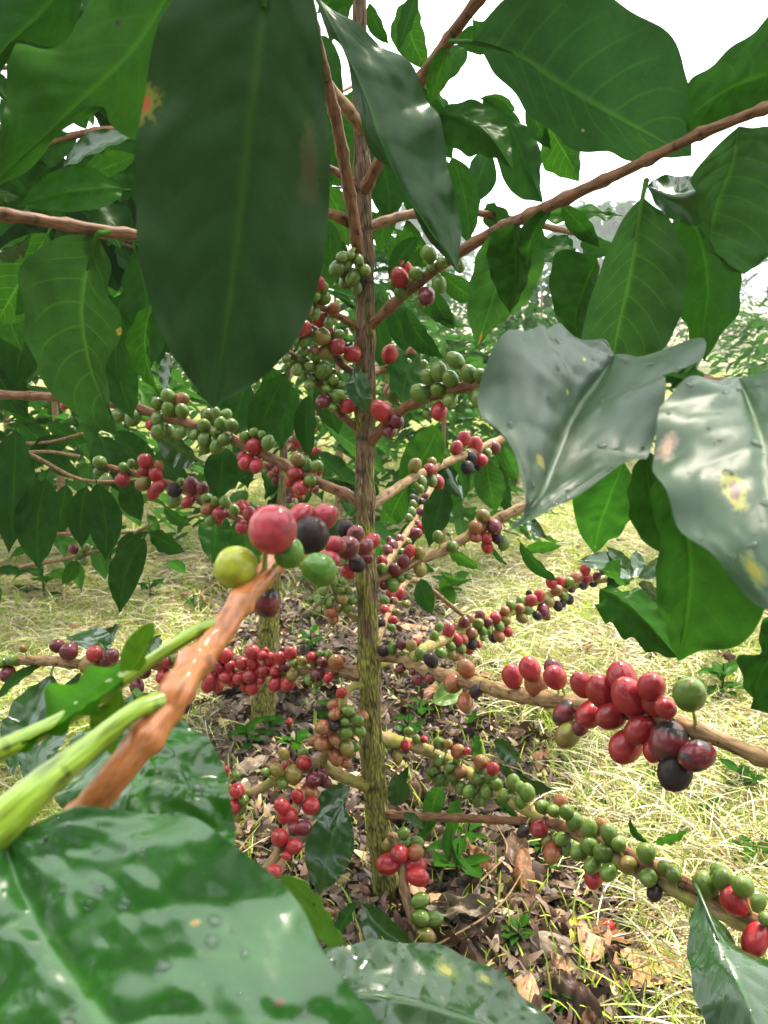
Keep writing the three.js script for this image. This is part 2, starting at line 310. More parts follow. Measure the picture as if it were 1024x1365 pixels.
branch(tree, 'L1C', [[484, 255, .68, 6], [440, 225, .67, 5], [320, 190, .64, 5], [200, 172, .6, 5], [110, 178, .58, 5], [20, 205, .56, 4.5], [-60, 230, .54, 4]], TW.brown);
branch(tree, 'LA', [[486, 445, .68, 5], [470, 432, .67, 4.5], [424, 407, .645, 4.5], [392, 385, .62, 4]], TW.brown);
branch(tree, 'LB2', [[486, 505, .68, 5], [456, 486, .68, 5], [447, 472, .675, 5], [425, 445, .67, 5], [395, 425, .66, 4]], TW.brown);
branch(tree, 'LB', [[486, 588, .68, 6], [474, 570, .68, 5], [449, 546, .68, 5.5], [431, 518, .68, 5], [416, 497, .68, 4.5], [385, 470, .67, 4]], TW.brown);
branch(tree, 'L3', [[486, 680, .68, 8], [470, 664, .685, 7.5], [424, 643, .7, 7], [381, 621, .715, 7], [350, 605, .725, 7], [316, 588, .74, 7], [256, 566, .76, 6.5], [219, 555, .77, 6.5], [172, 542, .78, 6], [85, 530, .8, 6], [0, 526, .82, 6], [-60, 523, .84, 6]], TW.brown);
branch(tree, 'L4', [[486, 742, .68, 6], [400, 715, .72, 5], [331, 696, .76, 5], [300, 683, .78, 5], [266, 664, .8, 5], [219, 642, .83, 4.5], [140, 622, .87, 4]], TW.brown);
branch(tree, 'L5', [[492, 900, .68, 10], [456, 895, .69, 9], [438, 893, .695, 8], [405, 893, .71, 7], [382, 894, .72, 6.5], [314, 895, .74, 6], [240, 886, .76, 6], [180, 886, .77, 6], [106, 885, .78, 7], [66, 881, .79, 7], [10, 880, .8, 6]], TW.tan);
branch(tree, 'L6', [[500, 1048, .68, 9], [470, 1041, .67, 8], [440, 1026, .665, 8], [425, 1016, .66, 7], [400, 1025, .655, 6], [376, 1034, .65, 6], [335, 1056, .64, 6], [298, 1048, .63, 5]], TW.moss);
branch(tree, 'L7', [[428, 1014, .662, 7], [412, 1045, .645, 6], [400, 1064, .63, 6], [389, 1091, .61, 6], [373, 1132, .585, 7], [350, 1165, .565, 7]], TW.tan);
branch(tree, 'L8', [[494, 912, .68, 6], [466, 918, .665, 5], [455, 940, .655, 5], [441, 985, .655, 6], [430, 1014, .66, 6]], TW.moss);
branch(tree, 'L9', [[490, 830, .68, 5], [470, 822, .68, 4], [452, 800, .675, 4], [440, 770, .67, 3]], TW.moss);
branch(tree, 'FB', [[487, 738, .68, 9], [470, 734, .56, 10], [436, 738, .42, 12], [400, 742, .33, 12], [368, 745, .285, 12], [352, 768, .268, 15], [312, 815, .25, 15], [290, 848, .24, 17], [255, 890, .225, 20], [236, 924, .214, 25], [226, 944, .211, 21], [190, 990, .203, 20], [110, 1087, .196, 21], [40, 1180, .2, 20]], TW.rust, { node: 0.03, sides: 18 });

// ---------------------------------------------------------------- cherries: [x, y, half width, kind] in a survey window (x0, y0, scale)
const allFruit = [];
function cherries(key, x0, y0, sc, list, { front = 0.006, lift = 0 } = {}) {
  const b = BR[key], placed = b.fruit;
  for (const [X, Y, r, kind, el = 1.1, dd = null] of list) {
    const x = x0 + X / sc, y = y0 + Y / sc, rp = r / sc;
    // distance of the nearest piece of branch along this bearing
    let best = 1e9, near = null; const ray = P(x, y, 1).sub(EYE).normalize();
    for (const q of b.line) { const w = q.clone().sub(EYE), a = w.dot(ray), off = w.addScaledVector(ray, -a).length(); if (off < best) { best = off; near = q; } }
    let d = dd ?? (-near.z - front - lift), c, R;
    for (let i = 0; i < 40; i++) {
      c = P(x, y, d); R = wide(rp * 1.09, c);
      let hit = false; for (const o of placed) if (o.c.distanceTo(c) < 0.8 * (o.R + R)) { hit = true; break; }
      if (!hit) break; d += 0.0025;
    }
    placed.push({ c, R });
    let nb = null, bd = 1e9; for (const q of b.line) { const e = q.distanceTo(c); if (e < bd) { bd = e; nb = q; } }
    allFruit.push({ b, c, R, kind, el, nb, size: rp });
  }
}
const C4 = [340, 300, 2.844], Z6 = [480, 480, 3.79], Z2 = [100, 480, 3.2], C3 = [220, 580, 3.938], C4b = [240, 800, 3.938], C5 = [500, 820, 4.655], C6 = [520, 950, 3.938], C7 = [500, 1000, 1.954], C8 = [280, 900, 3.657], C9 = [560, 740, 2.207], CF = [260, 640, 3.938], C0 = [0, 820, 3.012], CL = [0, 380, 3.413];
cherries('R1', ...C4, [[548, 198, 32, 'r'], [570, 170, 28, 'r'], [553, 255, 24, 'g'], [650, 270, 30, 'd'], [612, 185, 25, 'g'], [660, 110, 27, 'g'], [700, 226, 28, 'g'], [712, 140, 22, 'g'], [775, 155, 22, 'g'], [526, 226, 20, 'g'], [625, 297, 20, 'g'], [668, 160, 20, 'g']]);
cherries('LA', ...C4, [[238, 222, 25, 'r'], [215, 268, 26, 'g'], [262, 278, 25, 'g'], [194, 315, 28, 'y'], [262, 238, 18, 'g'], [300, 315, 22, 'o'], [280, 370, 20, 'g'], [228, 335, 22, 'g']]);
cherries('L1A', ...C4, [[372, 200, 27, 'g'], [385, 240, 22, 'g'], [345, 215, 26, 'g'], [330, 122, 22, 'g'], [362, 115, 18, 'g'], [391, 132, 21, 'g'], [415, 172, 24, 'g'], [310, 165, 27, 'g'], [347, 145, 24, 'g'], [335, 175, 22, 'g']], { lift: 0.01 });
cherries('LB2', ...C4, [[181, 390, 31, 'r'], [250, 356, 27, 'r'], [255, 423, 32, 'y'], [313, 462, 32, 'r'], [370, 490, 31, 'r'], [275, 408, 24, 'r'], [316, 420, 22, 'g'], [268, 482, 28, 'y'], [225, 472, 17, 'o'], [187, 442, 22, 'g'], [150, 435, 20, 'g'], [205, 405, 18, 'g']], { lift: 0.005 });
cherries('LB', ...C4, [[258, 553, 32, 'g'], [314, 648, 26, 'g'], [257, 670, 26, 'd'], [353, 687, 27, 'r'], [292, 692, 20, 'g'], [208, 605, 22, 'g'], [296, 588, 21, 'g'], [203, 540, 21, 'g'], [232, 500, 20, 'g'], [180, 515, 24, 'g'], [160, 548, 22, 'g'], [185, 478, 22, 'g'], [120, 505, 18, 'g'], [113, 470, 18, 'g'], [236, 526, 18, 'g'], [270, 620, 19, 'g'], [165, 495, 18, 'g'], [318, 610, 18, 'g'], [140, 525, 16, 'g'], [215, 575, 18, 'g'], [288, 560, 18, 'g'], [190, 570, 18, 'g'], [335, 665, 18, 'g']], { lift: 0.004 });
cherries('R2B', ...C4, [[511, 490, 30, 'r'], [591, 485, 20, 'o'], [568, 530, 25, 'g'], [612, 500, 21, 'g'], [562, 562, 26, 'r'], [634, 531, 20, 'g'], [603, 572, 17, 'g'], [568, 612, 27, 'd'], [527, 645, 26, 'g'], [512, 635, 26, 'o'], [605, 540, 18, 'g']], { lift: 0.006 });
cherries('R2', ...C4, [[476, 705, 36, 'r', 1.25], [535, 740, 28, 'd'], [510, 780, 26, 'd'], [697, 556, 31, 'g'], [740, 584, 30, 'g'], [697, 625, 28, 'g'], [630, 640, 36, 'g'], [657, 578, 28, 'g'], [760, 513, 30, 'g', 1.25], [812, 565, 31, 'g'], [740, 664, 29, 'g'], [698, 705, 31, 'r', 1.15], [853, 655, 34, 'g'], [855, 572, 26, 'g'], [655, 715, 20, 'g'], [675, 600, 22, 'g'], [500, 690, 20, 'o'], [900, 590, 26, 'g']]);
cherries('R3', ...C4, [[792, 810, 25, 'r'], [835, 833, 27, 'r'], [764, 845, 23, 'r'], [857, 890, 23, 'r'], [815, 880, 24, 'k'], [805, 920, 24, 'k'], [845, 915, 15, 'k'], [882, 862, 17, 'g'], [905, 842, 24, 'd'], [606, 912, 24, 'y'], [661, 926, 24, 'r'], [670, 968, 22, 'g'], [690, 972, 26, 'r'], [630, 973, 22, 'g'], [672, 896, 17, 'y'], [626, 1000, 16, 'g']]);
cherries('R4', ...Z6, [[623, 788, 34, 'y'], [585, 845, 36, 'o'], [678, 843, 38, 'd'], [585, 897, 26, 'o'], [635, 900, 29, 'r'], [690, 900, 27, 'k'], [643, 945, 29, 'r'], [725, 925, 31, 'g'], [467, 943, 31, 'g'], [395, 893, 29, 'g'], [449, 880, 11, 'g'], [250, 967, 30, 'r'], [300, 976, 29, 'y'], [220, 1018, 33, 'd'], [305, 1058, 33, 'y'], [178, 1058, 33, 'd'], [113, 1055, 28, 'g'], [112, 1018, 27, 'r'], [203, 1098, 25, 'g'], [165, 1135, 33, 'g'], [245, 1095, 17, 'g'], [120, 1135, 22, 'd']]);
cherries('R4B', ...Z6, [[305, 768, 22, 'd'], [345, 755, 22, 'd'], [348, 810, 22, 'k'], [320, 848, 28, 'r'], [285, 830, 24, 'd'], [280, 875, 29, 'b'], [315, 720, 20, 'k'], [352, 720, 20, 'd'], [375, 760, 17, 'd'], [270, 700, 22, 'k'], [268, 728, 20, 'g'], [263, 768, 22, 'g'], [248, 800, 22, 'g'], [165, 935, 27, 'd'], [200, 905, 22, 'd'], [140, 960, 25, 'd'], [237, 918, 21, 'y'], [215, 970, 20, 'g'], [150, 910, 18, 'd'], [330, 690, 16, 'd']], { lift: 0.002 });
cherries('R4C', ...Z6, [[202, 1183, 26, 'r'], [155, 1180, 22, 'r'], [128, 1210, 20, 'g'], [165, 1220, 22, 'b'], [128, 1262, 24, 'r'], [185, 1275, 21, 'y'], [167, 1313, 22, 'r'], [100, 1325, 26, 'k'], [160, 1352, 20, 'g'], [235, 1232, 20, 'y']], { lift: 0.004 });
cherries('R5', ...C5, [[505, 148, 38, 'r'], [458, 95, 37, 'r'], [468, 190, 30, 'g'], [594, 112, 37, 'o'], [640, 55, 36, 'g'], [662, 95, 32, 'g'], [603, 180, 32, 'k'], [553, 45, 36, 'b'], [545, 150, 35, 'o'], [532, 207, 32, 'g'], [410, 235, 31, 'g'], [472, 242, 32, 'y'], [580, 210, 30, 'r'], [398, 75, 28, 'g'], [368, 130, 28, 'g'], [522, 85, 28, 'y'], [698, 45, 29, 'd'], [772, 68, 32, 'g'], [820, 100, 31, 'r'], [770, 130, 36, 'o'], [735, 135, 32, 'k'], [748, 20, 32, 'r'], [808, 33, 31, 'y'], [650, 5, 30, 'd'], [668, 140, 20, 'g'], [505, 255, 24, 'o'], [643, 182, 20, 'r'], [705, 100, 22, 'g'], [590, 20, 28, 'o']], { lift: 0.004 });
cherries('R5', ...C9, [[292, 157, 17, 'o'], [325, 135, 18, 'r'], [350, 120, 16, 'r'], [377, 138, 16, 'y'], [362, 163, 18, 'd'], [300, 185, 16, 'y'], [316, 162, 14, 'g'], [345, 178, 13, 'k'], [370, 180, 12, 'd'], [297, 137, 14, 'g'], [268, 147, 15, 'g'], [250, 165, 15, 'o'], [403, 104, 17, 'o'], [386, 80, 16, 'r'], [436, 82, 17, 'g'], [413, 78, 14, 'r'], [422, 120, 14, 'g'], [405, 150, 14, 'k'], [438, 130, 14, 'k'], [459, 65, 16, 'o'], [490, 70, 16, 'r'], [486, 44, 15, 'r'], [540, 46, 12, 'g'], [520, 60, 11, 'd'], [445, 100, 12, 'd'], [480, 90, 12, 'k'], [556, 45, 9, 'r'], [510, 85, 10, 'k'], [222, 182, 16, 'r'], [235, 208, 16, 'g'], [198, 196, 15, 'r'], [256, 224, 15, 'r'], [228, 236, 16, 'o'], [176, 178, 13, 'r'], [320, 112, 9, 'k'], [420, 142, 10, 'k']], { lift: 0.004 });
cherries('R6', ...C5, [[163, 182, 32, 'd'], [225, 190, 34, 'y'], [252, 172, 28, 'r'], [283, 237, 37, 'g'], [108, 205, 32, 'g'], [50, 222, 37, 'k'], [347, 278, 42, 'k'], [258, 272, 24, 'g'], [160, 330, 33, 'b'], [270, 395, 38, 'b'], [235, 350, 24, 'b'], [345, 388, 36, 'b'], [172, 240, 18, 'g']]);
cherries('R6', ...C5, [[565, 332, 52, 'o', 1.12], [487, 425, 54, 'o', 1.02], [560, 540, 50, 'o', 1.25], [588, 470, 44, 'd'], [632, 470, 40, 'k', 1.2]]);
cherries('R6', ...C9, [[323, 335, 30, 'r'], [272, 357, 30, 'r', 1.15], [342, 378, 33, 'o', 1.1], [398, 360, 33, 'r', 1.15], [394, 335, 26, 'd'], [616, 416, 47, 'r'], [531, 400, 40, 'r'], [478, 381, 33, 'r', 1.15], [594, 365, 42, 'r'], [680, 388, 40, 'r'], [563, 473, 40, 'r'], [500, 470, 37, 'r'], [688, 436, 34, 'r'], [722, 450, 28, 'r'], [648, 515, 40, 'r'], [605, 563, 44, 'r', 1.1], [732, 548, 52, 'b', 1.05], [815, 590, 44, 'b', 1.15], [750, 640, 45, 'k', 1.0], [690, 570, 32, 'r'], [433, 465, 36, 'b'], [436, 528, 36, 'y', 1.15], [473, 505, 22, 'd'], [793, 410, 45, 'g', 1.05], [640, 470, 26, 'd'], [700, 500, 26, 'k']], { front: 0.012 });
cherries('R7', ...C6, [[80, 172, 30, 'r'], [40, 228, 30, 'y', 1.3], [96, 97, 24, 'g', 1.25], [138, 140, 22, 'g'], [177, 140, 22, 'r', 1.4], [253, 160, 28, 'g', 1.15], [304, 167, 27, 'y', 1.15], [356, 203, 34, 'o'], [404, 203, 20, 'r'], [257, 250, 30, 'g', 1.1], [230, 302, 30, 'g'], [262, 345, 36, 'g'], [315, 283, 30, 'g', 1.2], [370, 313, 34, 'o', 1.15], [415, 317, 34, 'g', 1.15], [477, 260, 36, 'o'], [468, 297, 28, 'g', 1.2], [540, 295, 33, 'r'], [528, 340, 34, 'g', 1.1], [466, 355, 32, 'g', 1.15], [512, 413, 35, 'g', 1.1], [420, 413, 36, 'g', 1.1], [372, 396, 30, 'g'], [464, 455, 34, 'g'], [562, 378, 32, 'g'], [648, 370, 38, 'g', 1.2], [680, 390, 26, 'g'], [722, 418, 38, 'g'], [608, 440, 38, 'g'], [692, 468, 38, 'g'], [330, 335, 28, 'g'], [345, 362, 26, 'g'], [290, 360, 24, 'g'], [205, 340, 16, 'g'], [490, 460, 26, 'g'], [440, 385, 24, 'y'], [350, 250, 20, 'g']]);
cherries('R7', ...C7, [[437, 148, 19, 'g', 1.2], [466, 158, 17, 'g', 1.2], [499, 162, 19, 'g', 1.2], [485, 136, 18, 'o'], [520, 187, 22, 'g'], [428, 204, 22, 'r'], [488, 230, 19, 'g', 1.25], [462, 267, 23, 'o', 1.3], [500, 255, 17, 'g'], [533, 268, 20, 'g', 1.1], [566, 300, 20, 'g', 1.15], [570, 330, 24, 'r'], [608, 318, 21, 'g', 1.15], [595, 268, 24, 'g'], [558, 205, 21, 'g', 1.2], [609, 218, 22, 'g', 1.15], [560, 250, 22, 'g'], [590, 200, 20, 'o'], [635, 245, 18, 'g'], [706, 268, 24, 'g', 1.15], [752, 305, 16, 'g', 1.2], [712, 332, 23, 'g', 1.2], [728, 372, 19, 'k'], [660, 300, 24, 'y'], [778, 325, 18, 'g'], [450, 235, 16, 'y'], [388, 210, 16, 'k', 1.35]], { lift: 0.004 });
cherries('R8', ...C7, [[862, 350, 30, 'g', 1.05], [905, 337, 27, 'g', 1.25], [958, 355, 26, 'g', 1.1], [938, 393, 33, 'r', 1.05], [985, 398, 28, 'g', 1.15], [990, 495, 35, 'r', 1.25], [890, 312, 16, 'g'], [1018, 440, 18, 'g']], { lift: 0.004 });
cherries('R9', ...C7, [[65, 270, 23, 'r', 1.1], [35, 296, 26, 'r', 1.1], [33, 243, 20, 'y'], [105, 266, 19, 'o'], [104, 300, 24, 'r'], [112, 330, 24, 'r'], [78, 243, 17, 'g'], [107, 240, 16, 'g'], [75, 215, 15, 'g'], [118, 392, 20, 'g', 1.2], [118, 437, 21, 'g', 1.1], [150, 441, 22, 'g', 1.25], [132, 484, 22, 'y'], [60, 235, 14, 'g']]);
cherries('L3', ...CL, [[547, 487, 30, 'y', 1.0], [590, 520, 29, 'g', 1.0], [537, 594, 30, 'g', 1.0], [605, 604, 35, 'g', 1.0], [765, 508, 31, 'g'], [717, 540, 27, 'g'], [768, 564, 31, 'g'], [828, 572, 29, 'g'], [825, 525, 33, 'o'], [716, 608, 28, 'g'], [688, 636, 24, 'r'], [720, 665, 32, 'g'], [762, 668, 32, 'g'], [820, 670, 28, 'g'], [928, 640, 30, 'g'], [982, 669, 26, 'g'], [945, 598, 30, 'g'], [1005, 630, 28, 'g'], [930, 700, 30, 'g'], [985, 735, 30, 'g'], [890, 680, 26, 'g'], [297, 545, 20, 'r'], [935, 735, 28, 'g']]);
cherries('L3', ...Z2, [[642, 240, 27, 'g'], [668, 278, 28, 'g'], [640, 338, 28, 'g'], [560, 340, 28, 'g'], [600, 225, 22, 'g'], [610, 372, 28, 'g'], [765, 368, 32, 'r', 1.0], [823, 352, 28, 'g'], [765, 312, 24, 'g'], [797, 318, 18, 'g'], [728, 330, 24, 'g'], [730, 436, 33, 'r'], [772, 452, 28, 'r'], [712, 410, 20, 'r'], [938, 486, 32, 'r', 1.0], [962, 546, 32, 'r', 1.0], [950, 425, 28, 'y', 1.0], [983, 452, 28, 'g'], [918, 515, 22, 'r'], [1005, 515, 26, 'g']], { lift: 0.004 });
cherries('L3', ...C3, [[798, 163, 32, 'g', 1.0], [768, 242, 32, 'g', 1.0], [790, 190, 34, 'r'], [788, 285, 20, 'd']], { lift: 0.004 });
cherries('L4', ...Z2, [[300, 432, 30, 'r', 1.0], [296, 480, 27, 'r'], [345, 490, 27, 'r'], [290, 527, 30, 'y', 1.0], [357, 452, 22, 'o'], [357, 540, 27, 'r'], [335, 565, 27, 'r'], [425, 553, 29, 'k', 1.0], [497, 535, 32, 'd'], [545, 547, 27, 'd'], [425, 597, 30, 'g'], [482, 605, 26, 'r', 1.3], [452, 520, 18, 'g'], [202, 510, 28, 'r', 1.0], [107, 437, 28, 'g'], [105, 475, 22, 'g'], [132, 513, 27, 'g'], [210, 460, 22, 'g'], [562, 590, 25, 'g', 1.0], [600, 605, 20, 'g'], [640, 605, 23, 'g', 1.0], [566, 637, 27, 'o', 1.0], [616, 655, 29, 'r', 1.0], [580, 683, 24, 'g'], [745, 656, 27, 'r', 1.0], [713, 713, 27, 'r', 1.0], [680, 640, 22, 'g'], [615, 688, 16, 'r'], [240, 440, 16, 'g']], { lift: 0.004 });
cherries('L5', ...C4b, [[205, 347, 34, 'r', 1.0], [235, 290, 38, 'r', 1.0], [165, 415, 34, 'r', 1.0], [243, 404, 36, 'r', 1.0], [145, 447, 33, 'r'], [196, 448, 32, 'r'], [135, 380, 33, 'r'], [168, 325, 30, 'r'], [263, 345, 28, 'r'], [325, 332, 33, 'r', 1.0], [382, 275, 37, 'r', 1.0], [385, 330, 34, 'r'], [368, 397, 40, 'r', 1.0], [381, 456, 36, 'r', 1.0], [315, 408, 32, 'r'], [432, 292, 28, 'r'], [472, 312, 32, 'r'], [440, 370, 32, 'r', 1.0], [500, 373, 29, 'r'], [525, 305, 33, 'r'], [580, 280, 33, 'r'], [551, 350, 28, 'd'], [598, 330, 25, 'g', 1.0], [590, 393, 30, 'y', 1.0], [502, 437, 36, 'r'], [568, 440, 35, 'r', 1.0], [640, 320, 26, 'y'], [540, 265, 22, 'd'], [340, 455, 26, 'r'], [425, 420, 22, 'r'], [270, 430, 24, 'r'], [450, 270, 20, 'r'],
  [747, 325, 30, 'd', 1.2], [722, 388, 34, 'd', 1.0], [818, 325, 36, 'o', 1.05], [692, 300, 28, 'r', 1.0], [705, 325, 25, 'g'], [778, 292, 28, 'g'], [680, 415, 30, 'g'], [780, 405, 26, 'r'], [712, 475, 21, 'g', 1.3], [845, 487, 26, 'r', 1.1], [735, 285, 20, 'g'], [730, 425, 24, 'g'], [848, 310, 22, 'o']], { lift: 0.005 });
cherries('L5', ...C0, [[231, 124, 28, 'd'], [275, 147, 32, 'd', 1.0], [380, 155, 30, 'r', 1.0], [450, 163, 26, 'd', 1.0], [418, 185, 25, 'd'], [356, 199, 33, 'y', 0.85], [292, 130, 20, 'd'], [46, 180, 23, 'g', 1.0], [8, 190, 22, 'g'], [30, 235, 28, 'd', 1.0], [92, 135, 16, 'y'], [670, 190, 26, 'r'], [713, 178, 24, 'g', 1.1], [655, 245, 27, 'r'], [550, 285, 28, 'd'], [580, 230, 25, 'd'], [620, 195, 18, 'r'], [700, 150, 14, 'r'], [25, 195, 16, 'g'], [470, 320, 6, 'g']].slice(0, 19), { lift: 0.005 });
cherries('L9', ...C4b, [[788, 60, 30, 'o', 1.0], [830, 43, 24, 'y', 1.0], [880, 40, 25, 'g', 1.0], [805, 100, 27, 'o', 1.0], [740, 5, 22, 'g'], [785, 12, 22, 'g'], [905, 5, 20, 'g']], { lift: 0.004 });
cherries('L9', ...CF, [[660, 620, 29, 'g'], [775, 620, 30, 'y'], [830, 630, 24, 'g'], [672, 575, 26, 'g'], [760, 572, 26, 'g'], [730, 530, 26, 'g'], [776, 530, 22, 'g'], [800, 582, 22, 'g'], [702, 645, 22, 'g']], { lift: 0.004 });
cherries('L8', ...C8, [[672, 172, 31, 'g', 1.2], [658, 222, 26, 'g'], [664, 275, 33, 'g', 1.1], [716, 215, 30, 'g', 1.1], [730, 272, 29, 'g', 1.1], [740, 200, 28, 'o'], [552, 255, 37, 'o', 1.1], [608, 242, 28, 'k'], [610, 190, 30, 'o'], [605, 148, 28, 'o'], [608, 310, 32, 'o', 1.25], [548, 328, 38, 'o'], [515, 320, 30, 'o'], [665, 350, 37, 'y', 1.1], [705, 345, 25, 'g'], [612, 395, 37, 'o', 1.25], [663, 425, 28, 'o'], [642, 85, 27, 'r'], [690, 380, 20, 'g']], { lift: 0.003 });
cherries('L6', ...C8, [[458, 427, 37, 'r', 1.2], [408, 482, 42, 'y', 1.0], [377, 442, 30, 'r'], [323, 462, 31, 'y', 1.0], [355, 525, 28, 'g'], [360, 383, 27, 'y', 1.2], [455, 385, 28, 'g'], [272, 472, 22, 'g'], [130, 565, 35, 'r', 1.0], [163, 606, 26, 'g', 1.1], [120, 638, 32, 'r'], [127, 488, 24, 'g'], [78, 460, 18, 'r'], [155, 655, 22, 'g'], [405, 510, 24, 'o'], [130, 690, 22, 'y']], { lift: 0.003 });
cherries('L7', ...C8, [[505, 510, 36, 'd', 1.05], [540, 485, 32, 'b'], [490, 570, 38, 'o', 1.2], [492, 637, 40, 'r', 1.05], [560, 522, 28, 'd'], [352, 640, 36, 'r', 1.15], [378, 688, 44, 'r', 1.1], [340, 792, 42, 'r', 1.25], [455, 745, 36, 'd', 1.1], [410, 750, 33, 'b'], [408, 835, 38, 'r', 1.1], [425, 590, 30, 'r', 1.2], [312, 958, 32, 'r', 0.9], [372, 880, 20, 'r']], { lift: 0.004 });
cherries('FB', ...C3, [[565, 495, 112, 'p', 0.95, .262], [370, 692, 96, 'l', 0.85, .262], [650, 618, 70, 'v', 0.95, .268], [808, 706, 82, 'v', 0.95, .285], [760, 528, 88, 'k', 0.95, .31], [712, 425, 60, 'p', 1.1, .32], [828, 435, 68, 'p', 1.2, .325], [890, 575, 48, 'p', 1.2, .35], [955, 590, 56, 'b', 1.0, .4], [862, 650, 44, 'p', 1.2, .345], [1000, 520, 42, 'b', 1.0, .43]]);
cherries('FB', ...CF, [[890, 350, 42, 'd', 1.05, .45], [930, 320, 38, 'r', 1.05, .48], [840, 345, 30, 'g', 1.0, .46], [850, 440, 40, 'k', 1.0, .47], [905, 410, 30, 'b', 1.0, .48], [805, 480, 36, 'r', 1.0, .47], [790, 255, 42, 'k', 0.9, .43], [375, 640, 68, 'b', 1.0, .285], [855, 290, 30, 'r', 1.0, .49]]);

// the 300 that show largest are single cherries; smaller ones of a branch are joined
{
  const up = V(0, 1, 0), q = new THREE.Quaternion(), stalks = new Map();
  const put = (o, big) => {
    const dir = o.c.clone().sub(o.nb); if (dir.lengthSq() < 1e-10) dir.set(0, 1, 0);
    dir.normalize().add(V(rr(-.45, .45), rr(-.45, .45), rr(-.45, .45) + 0.15)).normalize(); q.setFromUnitVectors(up, dir);
    const lvl = o.size > 22 ? 'hi' : big ? 'mid' : 'low', dry = o.kind === 'k' || o.kind === 'b';
    const geo = FG[lvl][dry ? 1 : 0], mat = FM[o.kind][Math.floor(rnd() * 3)], e = Math.sqrt(o.el);
    return { geo, mat, q: q.clone(), s: V(o.R / e * 1.02, o.R * e, o.R / e * rr(0.94, 1.04)) };
  };
  allFruit.sort((a, b) => b.size - a.size);
  const rest = new Map();
  allFruit.forEach((o, i) => {
    if (!stalks.has(o.b)) stalks.set(o.b, []);
    stalks.get(o.b).push(stem([o.nb.clone(), o.nb.clone().lerp(o.c, 0.5).add(V(rr(-.001, .001), rr(0, .001), 0)), o.c.clone()], [0.0012, 0.0009, 0.0009], { seg: 1, sides: 5, cap: false }));
    const a = put(o, i < 300);
    if (i < 300) {
      const m = lit(new THREE.Mesh(a.geo, a.mat)); m.name = 'cherry'; m.position.copy(o.c); m.quaternion.copy(a.q); m.scale.copy(a.s); o.b.mesh.add(m);
    } else {
      if (!rest.has(o.b)) rest.set(o.b, new Map());
      const by = rest.get(o.b), k = o.kind; if (!by.has(k)) by.set(k, []);
      by.get(k).push(a.geo.clone().applyMatrix4(new THREE.Matrix4().compose(o.c, a.q, a.s)));
    }
  });
  for (const [b, l] of stalks) { const m = lit(new THREE.Mesh(mergeGeometries(l), TW.sprout)); m.name = 'fruit_stalk'; m.userData.kind = 'stuff'; b.mesh.add(m); }
  for (const [b, by] of rest) for (const [k, l] of by) { const m = lit(new THREE.Mesh(mergeGeometries(l), FM[k][0])); m.name = 'small_cherries'; m.userData.kind = 'stuff'; b.mesh.add(m); }
  console.log('cherries', allFruit.length);
}

// ---------------------------------------------------------------- the large leaves of the coffee tree
const dropMat = new THREE.MeshPhysicalMaterial({ color: 0xffffff, roughness: 0.02, transmission: 1, thickness: 0.002, ior: 1.33 });
const dropGeo = new THREE.SphereGeometry(1, 10, 6);
// margins and midrib as [x, y, optional d]; d0 at the base, d1 at the tip, dl / dr = how far each margin stands behind (+) or before (-) the midrib
function bigLeaf(t, M, L, R, mat, { d0, d1, dl = 0, dr = 0, nt = 60, ns = 14, quilt = 0.0011, wave = 0.002, wk = 5, ph = 0, cup = 0.04, drops = 0, petiole = null } = {}) {
  const pts = (a, o) => a.map(([x, y, d], i) => { const u = i / (a.length - 1); return P(x, y, d ?? (d0 + (d1 - d0) * u + o * Math.sin(Math.PI * u))); });
  let g = blade(pts(M, 0), pts(L, dl), pts(R, dr), { nt, ns, quilt, wave, wk, ph, cup, groove: 0.0011 });
  if (petiole) {
    const a = P(...petiole), b = pts(M, 0), p = stem([a, a.clone().lerp(b[0], 0.6), b[0], b[1]], [0.0017, 0.0014, 0.0013, 0.0008], { seg: 3, sides: 7, vs: 0 });
    const uv = p.attributes.uv; for (let i = 0; i < uv.count; i++) uv.setXY(i, 0.5, 0.05);
    g = mergeGeometries([g, p]);
  }
  const m = part(t, 'leaf', g, mat);
  if (drops) {
    const pos = g.attributes.position, nor = g.attributes.normal, l = [], W = 2 * ns + 1;
    for (let i = 0; i < drops; i++) {
      const k = (3 + Math.floor(rnd() * (nt - 6))) * W + 2 + Math.floor(rnd() * (W - 4)), n = V().fromBufferAttribute(nor, k), p = V().fromBufferAttribute(pos, k);
      if (n.y < 0) n.negate();
      const r = 0.0004 + 0.0013 * Math.pow(rnd(), 3), qq = new THREE.Quaternion().setFromUnitVectors(V(0, 1, 0), n);
      l.push(dropGeo.clone().applyMatrix4(new THREE.Matrix4().compose(p, qq, V(r * rr(.8, 1.5), r * 0.55, r))));
    }
    const w = lit(new THREE.Mesh(mergeGeometries(l), dropMat)); w.name = 'water_drops'; w.userData.kind = 'stuff'; m.add(w);
  }
  return m;
}
const SP = { brown: [0.10, 0.05, 0.03], tan: [0.34, 0.22, 0.14], yel: [0.22, 0.21, 0.02], yel2: [0.34, 0.36, 0.04], org: [0.36, 0.07, 0.015] };
const bigMat = (r, g, b, spots, o = {}) => leafMat(r, g, b, { tex: leafTex({ vein: o.vein ?? 0.3, z: o.z ?? 50, spots, mott: 0.2, base: [r * LK * 0.72, g * LK, b * LK * 0.55] }), baked: true, ...o });
const mA = bigMat(0.032, 0.078, 0.02, [{ u: 0.01, v: 0.37, r: 0.09, halo: [.09, .1, .012], core: [.22, .05, .012] }, { u: 0.87, v: 0.42, r: 0.09, ay: 1, halo: [0.026, 0.04, 0.009], core: [0.036, 0.036, 0.011] }], { z: 51, vein: 0.24, tr: 0.14, cr: 0.3, coat: 0.08 });
